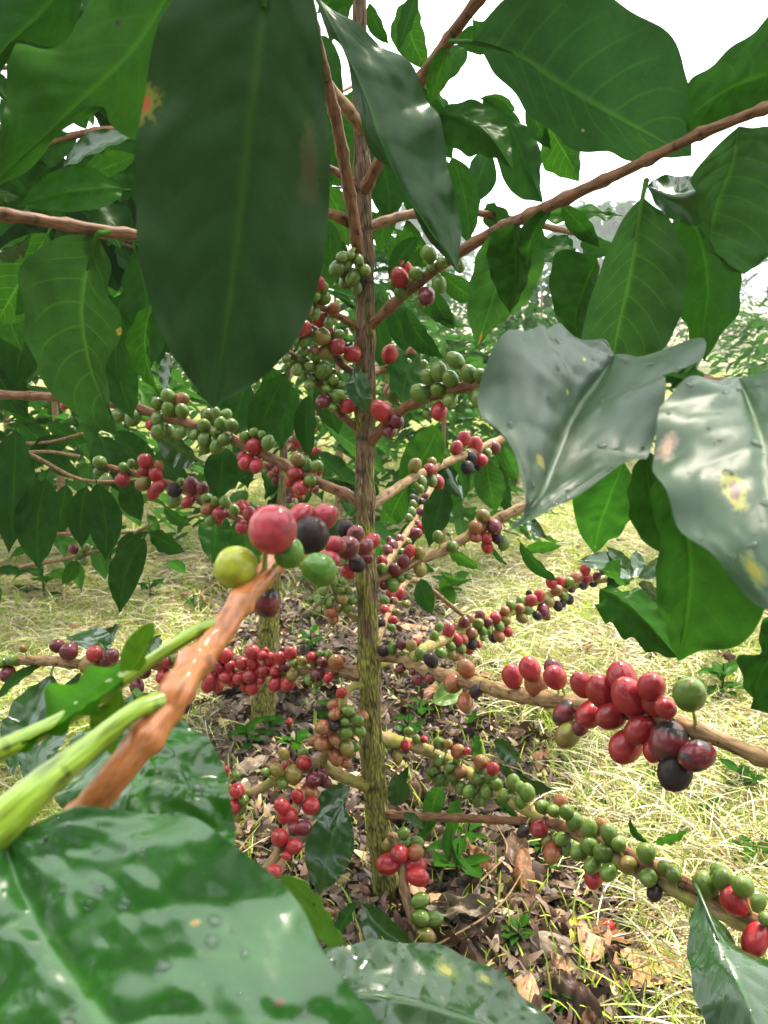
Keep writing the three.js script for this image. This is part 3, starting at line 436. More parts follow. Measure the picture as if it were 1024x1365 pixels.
bigLeaf(tree, [[358, -60], [352, 10], [340, 110], [328, 210], [317, 310], [306, 400], [294, 480], [284, 545]], [[350, -60], [238, -10], [205, 60], [189, 140], [180, 225], [182, 300], [192, 370], [212, 435], [245, 495], [284, 545]], [[366, -60], [412, -25], [428, 60], [436, 140], [440, 220], [438, 290], [430, 355], [412, 418], [385, 468], [340, 510], [284, 545]], mA, { quilt: .0007, d0: .3, d1: .27, dl: .012, dr: .02, petiole: [385, -110, .33] });
bigLeaf(tree, [[418, -10], [448, 45], [488, 129], [505, 180], [535, 250], [577, 312], [611, 364]], [[418, -10], [437, 40], [463, 85], [478, 150], [492, 195], [528, 235], [548, 268], [560, 305], [592, 342], [611, 364]], [[418, -10], [455, 22], [516, 60], [556, 100], [572, 131], [588, 165], [601, 244], [615, 300], [611, 364]], leafMat(0.034, 0.095, 0.024, { tex: texB, tr: 0.14, cr: 0.3, coat: 0.3 }), { d0: .44, d1: .40, dl: .012, dr: .02, ph: 2, wave: .004, petiole: [395, -45, .46] });
bigLeaf(tree, [[245, -40], [180, 60], [90, 150], [-20, 255]], [[245, -40], [150, -40], [110, 10], [96, 45], [75, 62], [25, 56], [8, 100], [6, 150], [-20, 255]], [[245, -40], [232, 60], [215, 130], [183, 184], [148, 172], [139, 143], [80, 182], [30, 232], [-20, 255]], bigMat(0.05, 0.165, 0.012, [{ u: 0.3, v: 0.3, r: 0.03, halo: [0.02, 0.04, 0.01], core: [0.015, 0.02, 0.01] }], { z: 53, tr: 0.42, cr: 0.35 }), { d0: .42, d1: .36, dl: .01, dr: .005, wave: .003, ph: 1 });
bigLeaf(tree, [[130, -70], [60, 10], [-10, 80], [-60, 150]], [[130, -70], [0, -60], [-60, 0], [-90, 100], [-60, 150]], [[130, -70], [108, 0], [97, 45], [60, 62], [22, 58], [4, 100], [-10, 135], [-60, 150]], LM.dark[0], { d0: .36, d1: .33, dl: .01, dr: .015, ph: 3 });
bigLeaf(tree, [[130, 312], [116, 360], [109, 407], [112, 450], [124, 500], [158, 582]], [[130, 312], [82, 315], [38, 343], [24, 376], [34, 423], [34, 450], [53, 497], [90, 546], [125, 568], [158, 582]], [[130, 312], [146, 345], [147, 395], [163, 428], [164, 444], [146, 476], [142, 505], [150, 546], [158, 582]], bigMat(0.062, 0.165, 0.03, [{ u: 0.97, v: 0.46, r: 0.05, halo: SP.yel, core: [0.2, 0.1, 0.02] }], { z: 55, vein: 0.7, tr: 0.34, cr: 0.4 }), { d0: .43, d1: .46, dl: .02, dr: .012, ph: 4, wave: .002, petiole: [150, 308, .445] });
bigLeaf(tree, [[628, 56], [686, 70], [741, 107], [796, 140], [863, 177], [922, 208]], [[628, 56], [640, 35], [685, -10], [760, -25], [838, 12], [881, 37], [905, 67], [919, 110], [924, 160], [922, 208]], [[628, 56], [656, 88], [686, 128], [717, 160], [772, 201], [814, 204], [850, 216], [890, 210], [922, 208]], bigMat(0.045, 0.13, 0.035, [{ u: .8, v: .55, r: .02, halo: [.2, .15, .06], core: [.25, .15, .06] }], { z: 57, vein: 0.55, tr: 0.34, cr: 0.34 }), { d0: .5, d1: .44, dl: -.03, dr: .02, ph: 5, petiole: [600, 55, .565] });
bigLeaf(tree, [[1080, 90], [1000, 105], [950, 130], [916, 158]], [[1080, 90], [1070, -10], [1000, 45], [950, 85], [922, 108], [916, 158]], [[1080, 90], [1040, 135], [980, 158], [940, 176], [916, 178], [916, 158]], LM.mid[1], { d0: .4, d1: .43, dl: .01, dr: .01, ph: 6 });
bigLeaf(tree, [[985, 168], [978, 215], [955, 275], [946, 318], [958, 340], [992, 366]], [[985, 168], [955, 195], [924, 235], [930, 270], [942, 300], [944, 330], [960, 352], [992, 366]], [[985, 168], [1030, 175], [1062, 240], [1050, 310], [1020, 345], [992, 366]], bigMat(0.055, 0.15, 0.025, [], { z: 59, vein: 0.6, tr: 0.3 }), { d0: .4, d1: .38, dl: .012, dr: .02, ph: 7 });
bigLeaf(tree, [[857, 262], [848, 320], [837, 380], [826, 430], [812, 505]], [[857, 262], [835, 285], [812, 330], [788, 396], [777, 440], [780, 480], [812, 505]], [[857, 262], [885, 285], [908, 320], [918, 365], [905, 426], [880, 470], [812, 505]], bigMat(0.07, 0.18, 0.035, [], { z: 61, vein: 0.65, tr: 0.38, cr: 0.4 }), { d0: .44, d1: .42, dl: .02, dr: .018, ph: 8, petiole: [862, 240, .448] });
bigLeaf(tree, [[905, 250], [935, 320], [945, 380], [940, 430], [940, 482]], [[905, 250], [890, 330], [900, 400], [918, 445], [930, 470], [940, 482]], [[905, 250], [955, 300], [985, 360], [988, 400], [968, 440], [945, 470], [940, 482]], LM.mid[0], { d0: .46, d1: .47, dl: .01, dr: .02, ph: 9 });
bigLeaf(tree, [[862, 248], [900, 262], [930, 255], [962, 240]], [[862, 248], [880, 235], [920, 235], [962, 240]], [[862, 248], [885, 285], [930, 300], [955, 275], [962, 240]], LM.gloss[0], { d0: .445, d1: .42, dl: .02, dr: 0, ph: 1, nt: 30, ns: 8, quilt: .0003, wave: .0008 });
bigLeaf(tree, [[797, 342], [780, 385], [768, 420], [772, 462]], [[797, 342], [745, 335], [733, 370], [738, 410], [750, 440], [772, 462]], [[797, 342], [800, 380], [798, 420], [772, 462]], LM.dark[2], { d0: .5, d1: .5, dl: .02, dr: .02, ph: 2 });
const mM = bigMat(0.08, 0.225, 0.03, [{ u: 0.5, v: 0.93, r: 0.1, ay: 1.6, halo: SP.yel, core: [0.4, 0.05, 0.01] }], { z: 63, vein: 0.5, tr: 0.45 });
bigLeaf(tree, [[682, 300], [672, 350], [655, 405], [637, 463]], [[682, 300], [645, 322], [630, 362], [623, 400], [626, 432], [637, 463]], [[682, 300], [712, 312], [725, 342], [716, 380], [692, 412], [662, 434], [637, 463]], mM, { d0: .55, d1: .57, dl: .012, dr: .02, nt: 40, ns: 8 });
bigLeaf(tree, [[684, 298], [688, 330], [688, 370], [680, 418]], [[684, 298], [655, 312], [650, 345], [662, 388], [680, 418]], [[684, 298], [704, 325], [706, 362], [696, 392], [680, 418]], LM.mid[1], { d0: .54, d1: .55, dl: .01, dr: .015, nt: 40, ns: 8, ph: 4 });
bigLeaf(tree, [[728, 165], [745, 190], [760, 215], [772, 242]], [[728, 165], [722, 190], [724, 222], [745, 235], [772, 242]], [[728, 165], [755, 170], [770, 190], [774, 212], [772, 242]], LM.light[0], { d0: .6, d1: .6, dl: .01, dr: .01, nt: 30, ns: 6 });
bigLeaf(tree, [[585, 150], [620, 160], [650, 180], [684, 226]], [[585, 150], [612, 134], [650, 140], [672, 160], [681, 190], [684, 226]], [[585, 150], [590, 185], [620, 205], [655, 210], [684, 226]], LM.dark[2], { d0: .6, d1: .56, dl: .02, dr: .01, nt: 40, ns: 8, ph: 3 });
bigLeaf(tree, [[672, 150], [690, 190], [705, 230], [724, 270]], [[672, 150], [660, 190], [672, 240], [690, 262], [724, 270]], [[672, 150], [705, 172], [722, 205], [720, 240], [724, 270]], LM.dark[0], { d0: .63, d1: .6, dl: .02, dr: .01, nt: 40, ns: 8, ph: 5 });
bigLeaf(tree, [[690, 294], [740, 284], [790, 280], [832, 288]], [[690, 294], [730, 276], [785, 275], [832, 288]], [[690, 294], [735, 296], [790, 292], [832, 288]], LM.mid[0], { d0: .56, d1: .53, dl: .05, dr: -.02, nt: 40, ns: 8, ph: 5 });

// wet leaves at the right
const mK = bigMat(0.038, 0.098, 0.034, [{ u: .42, v: .67, r: .04, ay: 3, halo: SP.yel, core: SP.yel }, { u: .3, v: .2, r: .025, halo: SP.yel, core: SP.yel2 }, { u: .38, v: .36, r: .02, halo: SP.yel, core: SP.yel2 }], { z: 65, tr: 0.06, coat: 1, cr: 0.46 });
bigLeaf(tree, [[819, 473], [800, 503], [774, 540], [755, 575], [741, 608], [728, 648], [705, 680], [674, 710]],
  [[819, 473], [790, 446], [752, 433], [729, 444], [722, 427], [699, 437], [662, 458], [646, 498], [646, 550], [663, 588], [692, 628], [704, 656], [697, 690], [674, 710]],
  [[819, 473], [870, 465], [928, 460], [936, 478], [915, 500], [884, 505], [879, 560], [872, 597], [853, 617], [809, 636], [765, 655], [725, 686], [674, 710]],
  mK, { d0: .38, d1: .235, dl: -.01, dr: .0, wave: .004, wk: 4, ph: 1, drops: 110, nt: 80, ns: 20, quilt: .0011 });
bigLeaf(tree, [[884, 500], [905, 505], [925, 520]], [[884, 500], [910, 492], [930, 485], [936, 500], [925, 520]], [[884, 500], [895, 515], [912, 524], [925, 520]], LM.mid[1], { d0: .285, d1: .29, dl: .01, nt: 24, ns: 5 });
const mT = bigMat(0.042, 0.108, 0.04, [{ u: .33, v: .62, r: .12, ay: 1.5, ax: 1.6, halo: SP.yel, core: SP.brown }, { u: .06, v: .46, r: .06, ay: 1.2, halo: [.16, .12, .07], core: SP.tan }, { u: .22, v: .84, r: .10, ay: 1.8, halo: [.09, .13, .03], core: SP.yel }, { u: .24, v: .56, r: .04, ay: 2.2, halo: SP.brown, core: SP.brown }], { z: 67, tr: 0.06, coat: 0.8, cr: 0.46 });
bigLeaf(tree, [[985, 503], [1003, 546], [1014, 580], [1024, 640], [1038, 720], [1075, 830]], [[985, 503], [935, 504], [886, 530], [876, 560], [873, 601], [872, 634], [892, 664], [912, 707], [955, 752], [999, 795], [1035, 818], [1075, 830]], [[985, 503], [1040, 490], [1080, 520], [1110, 600], [1120, 700], [1075, 830]], mT, { d0: .3, d1: .185, dl: -.005, dr: .02, ph: 2, wave: .002, drops: 80, nt: 80, ns: 20, quilt: .0008 });
bigLeaf(tree, [[905, 610], [912, 680], [920, 760], [914, 830], [904, 882]], [[905, 610], [868, 650], [880, 725], [873, 770], [884, 830], [904, 882]], [[905, 610], [985, 660], [1025, 750], [1018, 815], [985, 862], [945, 864], [904, 882]], bigMat(0.055, 0.185, 0.014, [], { z: 69, tr: 0.46, cr: 0.4 }), { d0: .3, d1: .32, dl: .01, dr: -.01, ph: 4, petiole: [935, 500, .348] });
bigLeaf(tree, [[862, 600], [865, 650], [878, 700], [900, 745]], [[862, 600], [842, 630], [840, 690], [862, 725], [900, 745]], [[862, 600], [890, 620], [915, 670], [912, 720], [900, 745]], LM.mid[0], { d0: .33, d1: .33, dl: .01, dr: .01, ph: 6, nt: 40, ns: 8 });
bigLeaf(tree, [[832, 615], [815, 660], [800, 700], [792, 738]], [[832, 615], [790, 635], [765, 662], [768, 695], [776, 716], [792, 738]], [[832, 615], [848, 650], [840, 695], [815, 720], [792, 738]], bigMat(0.07, 0.25, 0.02, [{ u: .5, v: .93, r: .04, halo: SP.yel, core: SP.yel2 }], { z: 71, tr: 0.46 }), { d0: .4, d1: .42, dl: .01, dr: .01, ph: 1, nt: 40, ns: 8 });
bigLeaf(tree, [[800, 785], [830, 800], [862, 830], [905, 878]], [[800, 785], [840, 785], [880, 805], [892, 840], [905, 878]], [[800, 785], [795, 810], [805, 825], [830, 845], [870, 870], [905, 878]], LM.mid[1], { d0: .5, d1: .42, dl: .02, dr: .01, ph: 3, nt: 40, ns: 8, wave: .004 });
bigLeaf(tree, [[1070, 820], [1040, 860], [1015, 900], [1000, 945]], [[1070, 820], [1012, 830], [1014, 868], [986, 876], [990, 910], [1012, 945], [1000, 945]], [[1070, 820], [1080, 900], [1040, 950], [1000, 945]], LM.dark[2], { d0: .34, d1: .33, ph: 5, nt: 40, ns: 8 });
bigLeaf(tree, [[932, 1190], [958, 1252], [989, 1315], [1030, 1420]], [[932, 1190], [918, 1240], [919, 1287], [929, 1335], [960, 1400], [1030, 1420]], [[932, 1190], [962, 1235], [1000, 1275], [1060, 1300], [1080, 1380], [1030, 1420]], bigMat(0.034, 0.1, 0.026, [{ u: .5, v: .5, r: .05, ax: 4, ay: .5, halo: [.16, .17, .08], core: [.26, .24, .14] }], { z: 73, tr: 0.1, coat: 1, cr: 0.3, wet: true }), { d0: .44, d1: .34, dl: .0, dr: .02, ph: 7, drops: 15, petiole: [925, 1175, .475] });

// leaves at the lower left and along the bottom
const mY = bigMat(0.05, 0.19, 0.035, [{ u: .78, v: .45, r: .014, halo: SP.yel, core: SP.org }, { u: .62, v: .6, r: .012, halo: SP.tan, core: SP.org }, { u: .85, v: .62, r: .015, halo: SP.brown, core: SP.brown }], { z: 75, vein: 0.45, tr: 0.14, coat: 1, cr: 0.3, wet: true });
bigLeaf(tree, [[2, 1108], [22, 1170], [55, 1235], [100, 1305], [150, 1385], [230, 1500], [340, 1640]], [[2, 1108], [-60, 1130], [-140, 1220], [-150, 1350], [-60, 1500], [120, 1640], [340, 1640]], [[2, 1108], [60, 1096], [150, 1078], [245, 1083], [310, 1130], [372, 1172], [402, 1210], [428, 1262], [470, 1315], [500, 1370], [500, 1500], [340, 1640]], mY, { d0: .178, d1: .125, dl: -.005, dr: .02, wave: .0045, wk: 4, ph: 3, drops: 130, nt: 110, ns: 30, quilt: .0012 });
bigLeaf(tree, [[372, 1166], [405, 1190], [435, 1228], [462, 1257]], [[372, 1166], [396, 1208], [418, 1245], [440, 1262], [462, 1257]], [[372, 1166], [402, 1172], [428, 1200], [448, 1235], [462, 1257]], bigMat(0.2, 0.38, 0.05, [{ u: .5, v: .48, r: .07, halo: [.05, .05, .015], core: [.01, .008, .006] }], { z: 77, tr: .35 }), { d0: .215, d1: .21, nt: 30, ns: 6, quilt: .0004 });
bigLeaf(tree, [[180, 925], [178, 990], [185, 1050], [210, 1150], [225, 1220]], [[180, 925], [130, 960], [92, 1000], [75, 1050], [82, 1080], [120, 1150], [225, 1220]], [[180, 925], [235, 955], [278, 985], [300, 1030], [313, 1105], [300, 1170], [225, 1220]], bigMat(0.05, 0.2, 0.02, [], { z: 79, vein: 0.4, tr: 0.24, coat: 1, cr: 0.26, wet: true }), { d0: .275, d1: .2, dl: .02, dr: .01, ph: 1, drops: 60, wave: .003, nt: 80, ns: 18, petiole: [195, 930, .235], quilt: .0016 });
bigLeaf(tree, [[440, 1330], [520, 1330], [620, 1360], [760, 1430]], [[440, 1330], [430, 1268], [490, 1256], [570, 1258], [630, 1278], [690, 1318], [735, 1362], [760, 1430]], [[440, 1330], [480, 1420], [600, 1480], [760, 1430]], bigMat(0.05, 0.125, 0.04, [{ u: .16, v: .5, r: .09, ay: 1.4, halo: [.06, .1, .02], core: SP.yel }, { u: .1, v: .64, r: .05, ay: 1.4, halo: [.06, .1, .02], core: SP.yel }], { z: 81, tr: 0.1, coat: .9, cr: 0.34, wet: true }), { d0: .26, d1: .27, dl: .03, dr: -.03, ph: 2, drops: 30 });
// the two green shoots of the near branch with the narrow young leaf
const shoot = (list, name = 'shoot') => { const p = list.map(([x, y, d]) => P(x, y, d)); part(tree, name, stem(p, list.map(([, , , r], i) => wide(r, p[i])), { seg: 8, sides: 14, vs: 5, bump: (a, s) => 0.0002 * nz(a, s * 60, 3) }), TW.green); };
shoot([[228, 930, .212, 12], [205, 938, .208, 14], [185, 945, .204, 12], [120, 995, .195, 16], [40, 1060, .182, 24], [5, 1095, .178, 30], [-40, 1140, .172, 30]]);
shoot([[292, 832, .243, 8], [270, 838, .24, 9], [205, 878, .232, 9], [150, 915, .225, 11], [80, 962, .215, 12], [0, 1000, .205, 15], [-50, 1025, .2, 15]]);
bigLeaf(tree, [[164, 905], [185, 880], [197, 855], [204, 828]], [[164, 905], [160, 882], [168, 855], [190, 834], [204, 828]], [[164, 905], [192, 888], [197, 860], [207, 845], [204, 828]], LM.young[0], { d0: .227, d1: .225, nt: 24, ns: 5, quilt: .0003 });
bigLeaf(tree, [[170, 900], [130, 930], [60, 975], [-40, 1010]], [[170, 900], [160, 884], [95, 905], [63, 920], [58, 966], [20, 985], [-40, 980]], [[170, 900], [135, 938], [60, 985], [-40, 1030]], leafMat(0.14, 0.38, 0.03, { tr: .4, cr: .2 }), { d0: .226, d1: .2, dl: .02, nt: 30, ns: 8, quilt: .0006 });
bigLeaf(tree, [[160, 905], [158, 940], [155, 975], [150, 1010]], [[160, 905], [140, 935], [118, 960], [150, 1010]], [[160, 905], [166, 935], [164, 970], [150, 1010]], LM.young[0], { d0: .23, d1: .225, nt: 20, ns: 4, quilt: .0003 });
{ // dark scar of a shed side shoot at the swollen node
  const d = P(255, 890, .225).sub(P(229, 938, .21)).normalize(), g = new THREE.SphereGeometry(0.0038, 22, 14), p = g.attributes.position;
  for (let i = 0; i < p.count; i++) { const k = 1 + 0.25 * nz(p.getX(i) * 900, p.getY(i) * 900, p.getZ(i) * 900); p.setXYZ(i, p.getX(i) * k, p.getY(i) * k * 0.8, p.getZ(i) * k); }
  g.computeVertexNormals(); g.applyQuaternion(new THREE.Quaternion().setFromUnitVectors(V(0, 0, 1), d)); const a = P(240, 936, .2122); g.translate(a.x, a.y, a.z); part(tree, 'node_scar', g, TW.black);
}

// ---------------------------------------------------------------- the smaller leaves: [base x, y, d, tip x, y, d, kind, roll, width]
const S = (t, list) => { for (const [x, y, d, x2, y2, d2, kind, roll = 0, wz = 1, k = null] of list) leaf(t, P(x, y, d), P(x2, y2, d2), LM[kind], { roll, wz, k }); };
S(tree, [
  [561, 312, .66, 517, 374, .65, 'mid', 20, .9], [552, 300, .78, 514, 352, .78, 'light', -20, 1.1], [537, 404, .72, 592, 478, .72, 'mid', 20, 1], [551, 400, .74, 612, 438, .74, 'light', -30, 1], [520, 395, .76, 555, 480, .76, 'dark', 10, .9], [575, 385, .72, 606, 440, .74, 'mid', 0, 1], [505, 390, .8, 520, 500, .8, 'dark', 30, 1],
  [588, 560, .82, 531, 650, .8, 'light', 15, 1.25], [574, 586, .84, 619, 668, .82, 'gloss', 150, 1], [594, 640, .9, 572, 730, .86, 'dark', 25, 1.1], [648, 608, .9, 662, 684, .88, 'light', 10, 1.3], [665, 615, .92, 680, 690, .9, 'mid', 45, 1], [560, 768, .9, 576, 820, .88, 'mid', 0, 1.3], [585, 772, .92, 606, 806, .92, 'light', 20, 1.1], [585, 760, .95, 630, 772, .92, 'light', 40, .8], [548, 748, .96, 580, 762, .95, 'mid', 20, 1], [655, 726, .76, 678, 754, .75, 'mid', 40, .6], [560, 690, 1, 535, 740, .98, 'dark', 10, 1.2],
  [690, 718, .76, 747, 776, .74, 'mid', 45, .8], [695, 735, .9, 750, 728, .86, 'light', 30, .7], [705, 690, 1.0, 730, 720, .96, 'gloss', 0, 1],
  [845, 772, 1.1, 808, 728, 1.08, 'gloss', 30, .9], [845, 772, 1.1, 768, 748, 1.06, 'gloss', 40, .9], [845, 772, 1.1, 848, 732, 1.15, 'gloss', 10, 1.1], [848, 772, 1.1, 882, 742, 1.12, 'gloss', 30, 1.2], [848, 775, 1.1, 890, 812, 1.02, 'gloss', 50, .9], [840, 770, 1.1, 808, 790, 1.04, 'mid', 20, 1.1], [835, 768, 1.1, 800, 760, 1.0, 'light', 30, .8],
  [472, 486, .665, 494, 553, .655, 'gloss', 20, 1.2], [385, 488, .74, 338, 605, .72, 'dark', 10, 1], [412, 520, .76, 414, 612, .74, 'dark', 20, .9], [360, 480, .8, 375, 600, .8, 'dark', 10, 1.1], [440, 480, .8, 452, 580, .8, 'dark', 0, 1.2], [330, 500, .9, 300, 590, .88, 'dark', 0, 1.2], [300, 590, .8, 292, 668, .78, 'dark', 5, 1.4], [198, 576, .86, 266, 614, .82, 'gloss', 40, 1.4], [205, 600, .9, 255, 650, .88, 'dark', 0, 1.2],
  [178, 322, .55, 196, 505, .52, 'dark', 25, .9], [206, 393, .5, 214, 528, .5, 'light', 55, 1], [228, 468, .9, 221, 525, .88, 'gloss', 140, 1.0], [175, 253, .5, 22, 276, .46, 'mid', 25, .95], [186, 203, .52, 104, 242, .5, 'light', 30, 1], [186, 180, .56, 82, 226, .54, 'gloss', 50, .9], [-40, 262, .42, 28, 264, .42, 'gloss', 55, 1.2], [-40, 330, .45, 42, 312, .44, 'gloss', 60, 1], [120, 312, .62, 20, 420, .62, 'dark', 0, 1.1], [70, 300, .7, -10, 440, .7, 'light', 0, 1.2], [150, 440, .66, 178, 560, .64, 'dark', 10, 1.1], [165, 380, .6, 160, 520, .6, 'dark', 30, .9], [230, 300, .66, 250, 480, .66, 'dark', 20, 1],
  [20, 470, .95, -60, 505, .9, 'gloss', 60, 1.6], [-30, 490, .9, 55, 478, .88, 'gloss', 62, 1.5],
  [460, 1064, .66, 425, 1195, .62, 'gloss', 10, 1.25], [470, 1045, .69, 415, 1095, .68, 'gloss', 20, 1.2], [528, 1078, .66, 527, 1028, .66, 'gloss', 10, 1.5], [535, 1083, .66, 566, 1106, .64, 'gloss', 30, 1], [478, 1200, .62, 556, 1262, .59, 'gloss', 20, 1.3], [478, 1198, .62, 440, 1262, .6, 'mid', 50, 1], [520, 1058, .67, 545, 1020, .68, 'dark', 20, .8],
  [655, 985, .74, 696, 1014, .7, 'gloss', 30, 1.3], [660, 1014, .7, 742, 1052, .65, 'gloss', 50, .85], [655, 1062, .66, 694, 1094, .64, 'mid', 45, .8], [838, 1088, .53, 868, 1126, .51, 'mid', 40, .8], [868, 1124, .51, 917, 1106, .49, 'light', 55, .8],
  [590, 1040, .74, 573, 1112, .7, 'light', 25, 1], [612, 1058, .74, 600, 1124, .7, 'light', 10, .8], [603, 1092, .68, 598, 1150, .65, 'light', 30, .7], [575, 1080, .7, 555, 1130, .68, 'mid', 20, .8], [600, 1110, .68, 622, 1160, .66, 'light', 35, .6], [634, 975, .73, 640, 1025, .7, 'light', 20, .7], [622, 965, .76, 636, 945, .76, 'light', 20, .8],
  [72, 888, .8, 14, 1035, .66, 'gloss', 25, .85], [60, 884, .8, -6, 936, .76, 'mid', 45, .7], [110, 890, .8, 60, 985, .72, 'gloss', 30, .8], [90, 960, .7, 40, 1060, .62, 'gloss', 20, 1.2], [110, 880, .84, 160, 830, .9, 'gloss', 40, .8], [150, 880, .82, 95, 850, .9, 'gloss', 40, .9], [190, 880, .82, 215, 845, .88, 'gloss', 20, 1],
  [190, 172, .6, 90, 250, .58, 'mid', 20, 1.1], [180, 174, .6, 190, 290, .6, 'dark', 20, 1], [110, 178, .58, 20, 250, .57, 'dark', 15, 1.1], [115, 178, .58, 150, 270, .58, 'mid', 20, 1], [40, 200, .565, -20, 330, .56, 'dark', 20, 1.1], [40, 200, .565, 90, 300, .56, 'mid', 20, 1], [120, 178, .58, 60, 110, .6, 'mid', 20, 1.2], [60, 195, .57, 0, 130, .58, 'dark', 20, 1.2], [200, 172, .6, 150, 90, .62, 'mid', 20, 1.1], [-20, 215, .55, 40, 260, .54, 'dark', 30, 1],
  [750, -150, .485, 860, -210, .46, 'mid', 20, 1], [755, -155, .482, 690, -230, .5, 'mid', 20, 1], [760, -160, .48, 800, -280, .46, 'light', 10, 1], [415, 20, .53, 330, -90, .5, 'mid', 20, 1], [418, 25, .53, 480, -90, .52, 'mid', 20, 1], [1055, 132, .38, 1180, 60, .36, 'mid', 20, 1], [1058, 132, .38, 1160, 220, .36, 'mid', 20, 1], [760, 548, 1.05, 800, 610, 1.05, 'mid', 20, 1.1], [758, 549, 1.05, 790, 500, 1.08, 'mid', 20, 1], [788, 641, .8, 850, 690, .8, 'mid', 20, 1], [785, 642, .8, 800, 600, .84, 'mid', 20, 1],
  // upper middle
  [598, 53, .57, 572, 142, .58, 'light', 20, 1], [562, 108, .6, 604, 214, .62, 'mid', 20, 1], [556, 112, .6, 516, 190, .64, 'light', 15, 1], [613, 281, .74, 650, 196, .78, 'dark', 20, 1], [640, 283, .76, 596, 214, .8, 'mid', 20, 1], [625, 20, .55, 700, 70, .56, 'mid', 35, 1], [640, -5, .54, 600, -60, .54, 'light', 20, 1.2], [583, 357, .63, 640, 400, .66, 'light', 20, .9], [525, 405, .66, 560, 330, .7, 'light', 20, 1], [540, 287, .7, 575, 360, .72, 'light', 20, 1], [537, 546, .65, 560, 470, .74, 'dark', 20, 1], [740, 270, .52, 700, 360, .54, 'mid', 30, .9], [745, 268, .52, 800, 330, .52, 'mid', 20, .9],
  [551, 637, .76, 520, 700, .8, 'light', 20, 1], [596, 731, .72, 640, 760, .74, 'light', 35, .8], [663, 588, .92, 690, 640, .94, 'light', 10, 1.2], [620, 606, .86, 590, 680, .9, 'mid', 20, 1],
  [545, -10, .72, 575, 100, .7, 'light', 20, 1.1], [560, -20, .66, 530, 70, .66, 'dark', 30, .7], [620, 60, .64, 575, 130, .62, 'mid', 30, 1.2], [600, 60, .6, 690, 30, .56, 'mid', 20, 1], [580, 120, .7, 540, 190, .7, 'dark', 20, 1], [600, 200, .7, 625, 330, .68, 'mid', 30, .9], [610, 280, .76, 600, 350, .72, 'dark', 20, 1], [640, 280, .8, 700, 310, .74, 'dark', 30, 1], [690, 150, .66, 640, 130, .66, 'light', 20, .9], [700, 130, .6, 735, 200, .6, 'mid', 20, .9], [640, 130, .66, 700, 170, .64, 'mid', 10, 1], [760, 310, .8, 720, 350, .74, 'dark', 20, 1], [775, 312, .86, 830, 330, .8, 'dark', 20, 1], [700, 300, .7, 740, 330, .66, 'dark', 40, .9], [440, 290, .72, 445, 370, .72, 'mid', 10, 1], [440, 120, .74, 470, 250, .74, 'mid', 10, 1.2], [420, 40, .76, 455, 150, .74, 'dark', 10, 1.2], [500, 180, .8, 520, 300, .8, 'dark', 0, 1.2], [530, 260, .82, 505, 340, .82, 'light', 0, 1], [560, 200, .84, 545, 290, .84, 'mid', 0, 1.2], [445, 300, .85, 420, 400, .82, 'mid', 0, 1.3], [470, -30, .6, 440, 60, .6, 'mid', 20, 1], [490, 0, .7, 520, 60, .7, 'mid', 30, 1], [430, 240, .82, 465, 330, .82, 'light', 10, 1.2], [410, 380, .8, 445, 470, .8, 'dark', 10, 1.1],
]);
// crown above the part in view: tiers of side branches with their paired leaves
for (let i = 0; i < 9; i++) {
  const a = i * 2.4 + 0.5, y = 0.95 + i * 0.06, c = P(477, -120, .68), o = V(c.x, y, c.z), e = o.clone().add(V(Math.cos(a) * 0.55, rr(.02, .1), Math.sin(a) * 0.55)), m = o.clone().lerp(e, .5).add(V(0, .05, 0));
  if (Math.sin(a) > 0.55) continue;
  part(tree, 'branch', stem([o, m, e], [.005, .004, .002], { seg: 8, sides: 7 }), TW.brown);
  const cv = new THREE.CatmullRomCurve3([o, m, e]);
  for (let k = 2; k < 7; k++) for (const s of [-1, 1]) { const b = cv.getPoint(k / 6.2), q = b.clone().add(V(Math.cos(a + s * 1.1) * .15, rr(-.07, .01), Math.sin(a + s * 1.1) * .15)); leaf(tree, b, q, LM.mid, { facing: V(rr(-.2, .2), 1, rr(-.2, .2)), low: true }); }
}

